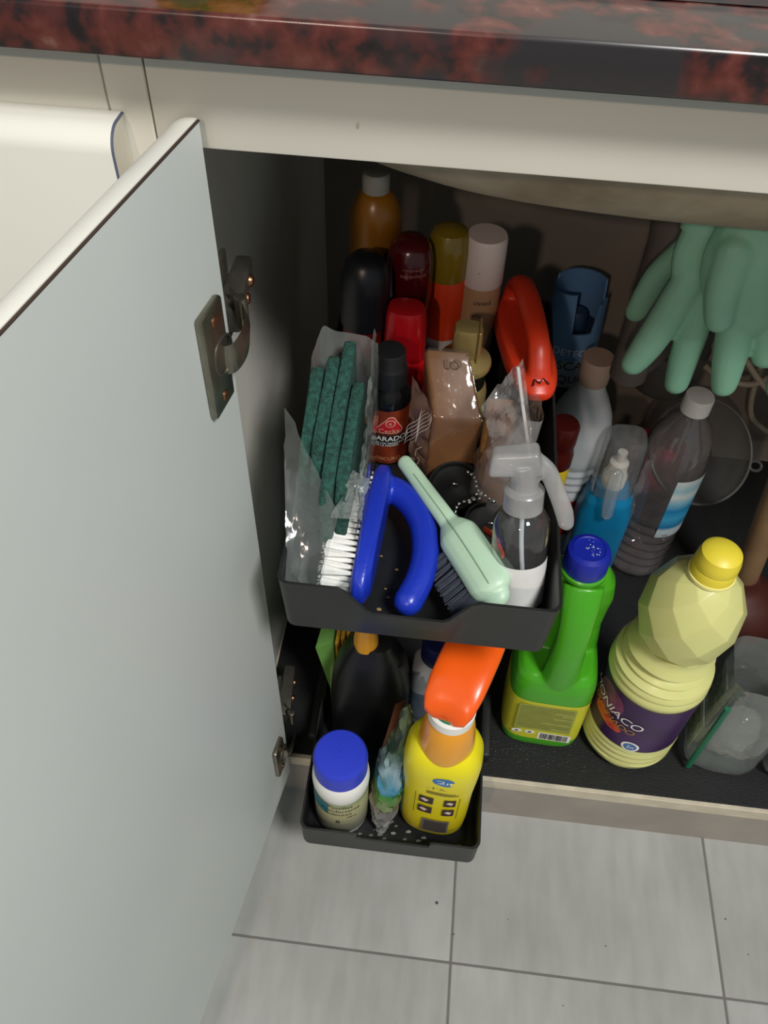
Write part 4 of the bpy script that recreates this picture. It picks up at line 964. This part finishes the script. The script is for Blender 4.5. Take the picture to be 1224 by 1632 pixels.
# ------------------------------------------------------------------ red handled scrubbing brush
rd = thing('hand_scrub_brush', 'orange-red iron-shaped hand brush with bridge handle at the right tray wall', 'brush', (.2925, .2250, UF + .001), (0, 0, math.radians(11)))
M_red = mat('scrub_red', 'd83a1c', .36, var=.08)
bm = nb()
lathe(bm, [(.93, .056), (1.0, .059), (1.0, .066), (.90, .072), (.55, .0735)], 44, .0235, .0745, 2.6)
tube(bm, smooth_path([(.001, -.056, .070), (.001, -.050, .080), (.001, -.038, .0925), (.001, -.015, .0985), (.001, .020, .1005), (.001, .046, .0965), (.001, .060, .085), (.001, .063, .070)], 5), [.0115, .0105, .0100, .0105, .0112, .011, .0105, .012], 12, flat=.72, up=(1, 0, 0))
bm = fuse(bm, .0015, 5); obj('body', bm, M_red, rd, 'orange-red plastic back with bridge handle', smooth=180)
spots = [(x * .0115 * .95, -.062 + .0103 * i, .057) for i in range(13) for x in (-1.5, -.5, .5, 1.5) if (abs(-.062 + .0103 * i) / .072) ** 2.4 + (abs(x) * .011 / .0225) ** 2.4 < 1]
obj('bristles', bristles(spots, (0, 0, -1), .054, .0009, .10, 9, 8), mat('black_bristle', '141312', .7), rd, 'black bristles', kind='stuff', smooth=0)
bm = tube(nb(), [(-.007, -.0690, .0728), (-.005, -.0630, .0745), (-.001, -.0670, .0735), (.003, -.0620, .0745), (.007, -.0680, .0728)], .0007, 5)
obj('marker_scribble', bm, M_ink, rd, 'hand-drawn dark zigzag mark')

# ================================================================== on the cabinet floor to the right
# blue leak detector can
dc = thing('leak_spray_can', 'blue spray can with notched blue cap behind the white bleach bottle', 'aerosol can', (.3760, .4650, OZ))
r = .0345
obj('body', lathe(nb(), [(0, 0), (.033, 0), (r, .003), (r, .292), (.0325, .300)], 44), mat('dark_blue_can', '1d3550', .4, col2='162a40', vscale=20), dc, smooth=50)
M_db = mat('steel_blue_cap', '5f88b4', .45, var=.08)
bm = nb(); SG_ = 48; R0, R1 = .0350, .0322; top = []
def capz(a):   # notched shroud: a tall wing left, a gap, a shorter wing on the right
    d = math.degrees(a) % 360
    if 150 < d < 262: return 0.365 - .010 * abs(math.cos(math.radians(d)))
    if 262 <= d < 312: return 0.308
    if 312 <= d or d < 20: return 0.346 - .012 * (1 if d < 20 else 0)
    return 0.360
A = []; 
for i in range(SG_):
    a = 2 * PI * i / SG_; k = .93
    A.append([bm.verts.new((R0 * math.cos(a), R0 * math.sin(a), 0.270)), bm.verts.new((R0 * math.cos(a), R0 * math.sin(a), 0.304)), bm.verts.new((R0 * k * math.cos(a), R0 * k * math.sin(a), capz(a))), bm.verts.new((R1 * k * math.cos(a), R1 * k * math.sin(a), capz(a))), bm.verts.new((R1 * math.cos(a), R1 * math.sin(a), 0.288)), ])
for i in range(SG_):
    B, C_ = A[i], A[(i + 1) % SG_]
    for k in range(4): bm.faces.new((B[k], C_[k], C_[k + 1], B[k + 1]))
bm.faces.new([q[4] for q in A]); bm.faces.new([q[0] for q in A][::-1])
obj('cap', bm, M_db, dc, 'steel-blue notched cap', smooth=35)
obj('button', lathe(nb(), [(.013, .286), (.0125, .318), (.010, .322), (0, .322)], 24, 1.2, .9), mat('button_blue', '24405f', .45), dc)
for s, z, sz, m in (('DETECTOR', .282, .0135, mat('grey_letter', 'd0d4d8', .6)), ('ESCAPES', .262, .0185, M_ink), ('LIQUIDO', .241, .0170, M_ink)): obj('lettering', wrap(text_bm(s, sz), r, z, .30, off=.0006), m, dc)
obj('text_panel', band(nb(), r + .0002, .228, .274, -1.2, 1.6, 30), mat('pale_panel', '8f9ca8', .5), dc)
# white bleach bottle
wbt = thing('bleach_bottle', 'white bottle with ribbed middle, red label and cream cap behind the tray', 'bottle', (.3980, .3780, OZ))
r = .0385
prof = [(0, 0), (.036, 0), (r, .004), (r, .118)]
for k in range(4): z = .122 + .013 * k; prof += [(r, z), (r - .002, z + .004), (r - .002, z + .007), (r, z + .010)]
prof += [(r, .180), (.0400, .205), (.0392, .216), (.0340, .240), (.0250, .262), (.0180, .276), (.0160, .284), (.0160, .292)]
obj('body', lathe(nb(), prof, 48), mat('milky_white', 'c3c8cc', .42, var=.04, sss=.2), wbt, smooth=40)
obj('cap', lathe(nb(), [(.0165, .286), (.0178, .288), (.0190, .318), (.0180, .3215), (0, .322)], 36), mat('cream_cap', 'bfa594', .5, var=.06), wbt, 'dull cream cap')
obj('label', band(nb(), r + .0003, .045, .114, -2.6, 2.6, 50), mat('bleach_red', 'a8261c', .4, col2='8c1a14', vscale=30), wbt, 'red label')
obj('label_logo', wrap(flat_bm(circle_pts(0, 0, .010, .016)), r, .085, .35, off=.0008), mat('logo_pinkish', 'b0584e', .5), wbt)
# red and yellow can
ry = thing('spray_tin', 'narrow yellow tin with dark red cap squeezed behind the tray wall', 'tin', (.3645, .3020, OZ))
obj('body', lathe(nb(), [(0, 0), (.0165, 0), (.0175, .003), (.0175, .217), (.0160, .225)], 36), ramp_z('tin_bands', [(0, 'b8b4ac'), (.07, 'b8b4ac'), (.075, '9a1c14'), (.125, '9a1c14'), (.13, 'd8b81c'), (.225, 'd8b81c')], .35), ry, smooth=50)
obj('cap', lathe(nb(), [(.0172, .221), (.0182, .223), (.0182, .239), (.0165, .247), (.0158, .253), (.0172, .257), (.0172, .281), (.0150, .285), (0, .286)], 36), mat('maroon_cap', '4c120e', .3), ry, 'dark red stepped cap')
# blue spray bottle
bs_ = thing('spray_bottle', 'turquoise blue spray bottle with clear trigger cover, standing behind the green bottle', 'spray bottle', (.4460, .3300, OZ))
obj('body', lathe(nb(), [(0, 0), (.92, 0), (1, .005), (1, .105), (.96, .125), (.86, .142), (.84, .150), (.62, .160), (.58, .168)], 44, .0355, .0280, 2.7), mat('turquoise', '0f7fae', .35, col2='0c6f9c', vscale=12), bs_, smooth=50)
obj('pump_core', lathe(nb(), [(.0145, .162), (.0150, .185), (.0120, .190), (.0115, .205), (.006, .208), (.006, .222), (0, .223)], 28), mat('pump_white', 'e6e1d6', .4), bs_, 'white pump inside the cover')
M_cov = film('clear_cover', (.94, .95, .95), .20, (.66, .69, .70), .12, 1.3)
bm = nb(); lathe(bm, [(1.02, .158), (1.05, .185), (1.0, .225), (.96, .245), (.86, .2505), (0, .251)], 36, .0245, .0200, 3.2, caps=False)
obj('trigger_cover', bm, M_cov, bs_, 'clear plastic trigger cover', smooth=45)
bm = nb(); tube(bm, smooth_path([(-.004, -.019, .200), (-.005, -.027, .182), (-.005, -.033, .160), (-.004, -.036, .146)], 5), [.0085, .0085, .008, .007], 12, flat=.5, up=(1, 0, 0), round_ends=True); obj('trigger_lever', bm, M_cov, bs_)
obj('neck_sticker', sheet([(.026, -.012, .10), (.034, -.004, .10), (.040, .004, .215), (.026, -.008, .215)], 6, 14, .004, 40, 1), M_cov, bs_)
# clear water bottle
pw = thing('water_bottle', 'empty clear plastic bottle with white cap and blue-white label', 'bottle', (.5150, .3500, OZ))
r = .0400
prof = [(0, .008), (.018, .002), (.030, 0), (.037, .005), (r, .014)]
for k in range(6): z = .020 + .016 * k; prof += [(r, z), (r - .0028, z + .005), (r - .0028, z + .008), (r, z + .013)]
prof += [(r, .122), (r, .190), (.0405, .205), (.0385, .225), (.0330, .246), (.0230, .264), (.0155, .274), (.0140, .280), (.0140, .290)]
obj('body', lathe(nb(), prof, 48, fn=lambda c, a: c + Vector((c.x, c.y, 0)) * .02 * math.cos(5 * a) * (1 if c.z < .11 else 0)), film('pet_clear', (.93, .91, .91), .16, (.60, .54, .54), .05, 2.0), pw, smooth=40)
obj('cap', lathe(nb(), [(.0155, .280), (.0168, .281), (.0168, .300), (.0158, .3025), (0, .303)], 40), mat('bottle_cap_white', 'd6d6d2', .45), pw, 'white screw cap')
obj('label', band(nb(), r + .0006, .095, .200, .0, 1.40, 24), ramp_z('water_label', [(.095, 'a8b4b8'), (.108, 'b8c4c8'), (.114, '1d6f9c'), (.130, '3f9cc4'), (.146, '1c7fb0'), (.160, '7fb4c8'), (.172, 'c8cdc8'), (.182, '8fb4bc'), (.200, 'c4c8c4')], .4), pw, 'torn blue and white label')
# funnel lying on its side
fn = thing('funnel', 'translucent plastic funnel with hanging loop lying tilted near the back', 'funnel', (.5630, .4400, OZ + .1250), (math.radians(40), math.radians(8), math.radians(6)))
M_fun = film('funnel_plastic', (.84, .84, .84), .24, (.42, .42, .40), .25, .8)
obj('cone', lathe(nb(), [(.0090, -.095), (.0100, -.050), (.0690, .030), (.0710, .042), (.0695, .0425), (.0675, .031), (.0085, -.049)], 56, caps=False), M_fun, fn, smooth=45)
obj('rim', tube(nb(), [(0.0705 * math.cos(a), 0.0705 * math.sin(a), .0425) for a in [2 * PI * k / 48 for k in range(49)]], .0019, 8), M_fun, fn)
obj('hanging_loop', tube(nb(), [(.0790 + .0085 * math.cos(a), .0065 * math.sin(a) - .01, .040) for a in [2 * PI * k / 20 for k in range(21)]], .0020, 8), M_fun, fn)
rc = thing('red_cloth', 'crumpled pinkish red cloth lying beneath the funnel', 'cloth', (.5420, .4950, OZ + .0005))
bm = nb(); ball(bm, (0, 0, .050), 1., (.046, .034, .050), 4); bm = crumple(bm, .022, 38, 2.)
for v in bm.verts: v.co.z = max(v.co.z, .0)
obj('fabric', bm, mat('pink_red_cloth', 'cc4055', .8, var=.2, bump=.3, bscale=300), rc, smooth=180)
# plunger
pg = thing('plunger', 'plunger with tan wooden handle and dull red rubber cup at right', 'plunger', (.6420, .2760, OZ), (0, math.radians(-7), 0))
obj('cup', lathe(nb(), [(.0560, 0), (.0580, .004), (.0570, .012), (.0520, .030), (.0400, .048), (.0250, .058), (.0190, .066), (.0180, .078), (0, .078)], 44), mat('brick_rubber', '46190f', .6, var=.15), pg, 'brick-red rubber cup', smooth=50)
obj('handle', lathe(nb(), [(.0150, .066), (.0155, .09), (.0155, .44), (.0130, .448), (0, .450)], 28), mat('tan_wood', '84694a', .6, col2='74593e', vscale=18), pg, 'smooth tan wooden handle')

# ------------------------------------------------------------------ clear clamshell and bag at the right edge
cx = thing('clear_container', 'clear plastic tub with a green strip and printed label, right of yellow bottle', 'container', (.5880, .0700, OZ + .0005), (0, 0, math.radians(-8)))
bm = nb(); lathe(bm, [(0, .002), (.72, .001), (.90, .004), (.97, .014), (1.0, .03), (1.0, .095), (1.0, .185), (1.03, .188)], 56, .0400, .0340, 4., caps=False); bm = crumple(bm, .0022, 45, 3.)
obj('tub', bm, film('tub_clear', (.93, .96, .94), .22, (.60, .66, .63), .08, 1.2, .2, 50), cx, smooth=30)
obj('green_strip', tube(nb(), smooth_path([(-.0330, -.0345, .010), (-.0338, -.0350, .050), (-.0345, -.0352, .100), (-.0350, -.0352, .150)], 6), .0034, 8), mat('green_strip', '1f6a4e', .45), cx, 'dark green edge strip')
bm = nb(); ball(bm, (.004, .0, .052), 1., (.026, .022, .046), 3); bm = crumple(bm, .010, 60, 5.); obj('crumpled_liner', bm, film('liner_clear', (.88, .90, .88), .28, (.60, .60, .54), .2, .9), cx, 'milky crumpled liner inside', smooth=40)
obj('leaf_card', box(nb(), -.0375, -.0368, -.016, .024, .095, .155), mat('leaf_card', '93a48c', .6, col2='2c5230', vscale=90), cx, 'card with dark green leaf print')
obj('text_card', box(nb(), -.0375, -.0368, -.018, .022, .020, .080), mat('grey_green_card', 'bcc4b6', .6, var=.2, vscale=60), cx, 'pale card with dark lettering')
for k, (t_, z) in enumerate((('BIO', .066), ('ECO', .044))): obj('lettering', flatprint(text_bm(t_, .012), (-.0382, .002, z), (0, -1, 0), (0, 0, 1)), mat('dark_brown_ink', '34281f', .6), cx)
bg2 = thing('clear_bag', 'crumpled clear plastic bag with blue contents at the right frame edge', 'plastic bag', (.6790, .0700, OZ + .0005))
bm = nb(); lathe(bm, [(.30, .001), (.80, .002), (.95, .015), (1.0, .05), (.95, .11), (.82, .17), (.70, .215), (.55, .24)], 60, .0470, .0480, 2.4, caps=False); bm = crumple(bm, .014, 34, 6.)
for v in bm.verts: v.co.z = max(v.co.z, .0005)
obj('film', bm, film('bag_film_smoky', (.93, .93, .93), .17, (.58, .58, .60), .12, 1.5, .5, 60), bg2, smooth=25)
bm = nb(); ball(bm, (-.006, -.004, .040), 1., (.030, .030, .036), 3); bm = crumple(bm, .016, 50, 3.); 
for v in bm.verts: v.co.z = max(v.co.z, .003)
obj('blue_pouch', bm, mat('blue_print_film', '2a3f9a', .3, col2='8a93b8', vscale=60), bg2, 'blue printed pouch inside the bag', smooth=180)
bm = nb(); ball(bm, (.002, .004, .115), 1., (.030, .030, .045), 3); bm = crumple(bm, .018, 45, 8.); obj('crumpled_wrapper', bm, mat('grey_wrap', '9a9a9a', .35, col2='5f5d60', vscale=60), bg2, 'grey crumpled wrapper inside the bag', smooth=180)

# ================================================================== plumbing and gloves under the basin
M_rubber = mat('mint_rubber', '84b79c', .55, col2='78ab90', vscale=14, sss=.15)
def glove(label, palm, fingers, loc, cuff):
    L = Vector(loc); t = thing('rubber_glove', label, 'glove', loc, group='mint rubber gloves hanging under the sink'); bm = nb()
    for P, R in palm: tube(bm, smooth_path([Vector(p) - L for p in P], 5), R, 14, flat=.55, up=(1, 0, 0), round_ends=True)
    for P, R in fingers: tube(bm, smooth_path([Vector(p) - L for p in P], 5), R, 14, flat=.85, up=(1, 0, 0), round_ends=True)
    bm = fuse(bm, .0018, 5); obj('glove_body', bm, M_rubber, t, smooth=180)
    b = nb(); P = [Vector(p) - L for p in cuff]; tube(b, P, .026, 20, flat=.5, up=(1, 0, 0)); obj('cuff', crumple(b, .003, 60, 1.), M_rubber, t)
    return t
glove('mint rubber glove with two long fingers spread to the left', [([(.418, .212, .690), (.413, .211, .660), (.419, .211, .630)], [.021, .020, .017])],
      [([(.414, .209, .640), (.405, .208, .600), (.396, .206, .570), (.3895, .205, .552)], [.0150, .0150, .0140, .0115]), ([(.426, .210, .640), (.430, .208, .595), (.431, .206, .560), (.4325, .205, .534)], [.0135, .0140, .0130, .0110]), ([(.409, .232, .650), (.397, .246, .615), (.3895, .250, .575)], [.013, .012, .010])],
      (.415, .21, .69), [(.418, .212, .680), (.419, .216, .705), (.420, .226, .716)])
glove('mint rubber glove with its thumb hanging in front, right of the other glove', [([(.448, .196, .690), (.448, .194, .665), (.460, .192, .632)], [.034, .036, .033])],
      [([(.432, .186, .680), (.4325, .181, .650), (.4370, .178, .624)], [.0165, .0145, .0115]), ([(.450, .190, .640), (.458, .188, .600), (.462, .186, .575), (.4655, .185, .553)], [.0150, .0150, .0138, .0112]), ([(.474, .193, .640), (.484, .190, .608), (.4895, .188, .586)], [.0150, .0140, .0120]), ([(.492, .196, .645), (.508, .196, .600), (.517, .194, .548)], [.0140, .0140, .0120])],
      (.45, .195, .69), [(.447, .197, .680), (.447, .200, .704), (.447, .212, .716)])
pp = thing('drain_pipe', 'dull grey drain pipe and dark trap below the basin behind the gloves', 'pipe', (.455, .360, .33))
L0 = Vector(pp.location)
obj('tail_pipe', lathe(nb(), [(.034, .385), (.034, .365), (.030, .362), (.026, .300), (.021, .265), (.020, .10)], 32, cx=-.030, cy=-.020), mat('grey_pvc', '6b635d', .6, var=.1), pp, 'tapered grey tail pipe', smooth=40)
obj('trap', lathe(nb(), [(0, 0), (.036, .002), (.042, .010), (.042, .050), (.045, .053), (.045, .064), (.042, .067), (.042, .105), (.030, .118), (.022, .122)], 36, cx=.045, cy=.095), mat('trap_dark', '4a4743', .55, var=.15), pp, 'dark grey bottle trap', smooth=40)
obj('link_pipe', tube(nb(), smooth_path([(-.030, -.020, .17), (-.028, -.018, .12), (-.005, .025, .095), (.030, .080, .085)], 5), .019, 16), mat('grey_pvc', ''), pp, smooth=60)
obj('wall_pipe', tube(nb(), [(.045, .095, .080), (.045, .214, .080)], .019, 16), mat('grey_pvc', ''), pp, smooth=60)
hr = thing('glove_rail', 'thin steel supply pipe under the basin that the gloves hang over', 'pipe', (.30, .2195, .7095))
obj('rail', tube(nb(), [(-.03, 0, 0), (.67, 0, 0)], .0050, 10), mat('brushed_steel', ''), hr)
obj('support_clip', tube(nb(), [(-.03, 0, 0), (-.03, .18, 0), (-.03, .355, 0)], .0050, 10), mat('brushed_steel', ''), hr)
obj('support_clip', tube(nb(), [(.67, 0, 0), (.67, .18, 0), (.67, .355, 0)], .0050, 10), mat('brushed_steel', ''), hr)
M_hose = mat('cream_hose', 'a39a86', .5, var=.1)
for lb, P in (('thin cream hose curving down behind the gloves to the right', [(.555, .555, .47), (.570, .53, .42), (.590, .49, .375), (.640, .47, .325), (.690, .48, .30), (.720, .56, .29)]),
              ('thin cream hose running sideways behind the glove fingertips', [(.535, .565, .36), (.560, .50, .333), (.600, .47, .330), (.640, .48, .335), (.70, .56, .35)]),
              ('thin grey hose looping down by the right glove', [(.680, .565, .40), (.660, .55, .33), (.655, .54, .28), (.670, .535, .22), (.72, .545, .18), (.75, .565, .17)])):
    t = thing('water_hose', lb, 'hose', P[0]); b = tube(nb(), [p - Vector(P[0]) for p in smooth_path(P, 8)], .0042, 8); obj('hose', b, M_hose, t, smooth=60)
    b = nb(); lathe(b, [(.0052, -.004), (.0058, -.003), (.0058, .008), (.0052, .009)], 12); d = (Vector(P[1]) - Vector(P[0])).normalized(); b.transform(d.to_track_quat('Z', 'Y').to_matrix().to_4x4()); obj('fitting', b, M_chrome, t)

# ------------------------------------------------------------------ yellow sponge, added in place of a faint reflection on the worktop
sg = thing('sponge', 'yellow-green sponge added on the granite worktop in place of a faint yellow reflection', 'sponge', (.0985, .016, zt))
obj('foam', box(nb(), -.022, .022, -.024, .03, .0, .018, .004, 2), mat('sponge_yellow', 'b8a82c', .9, var=.2, bump=.8, bscale=300), sg)
obj('scouring_layer', box(nb(), -.022, .022, -.024, .03, .018, .024, .002, 2), mat('sponge_green', '3c6a34', .95, var=.2, bump=.8, bscale=400), sg)
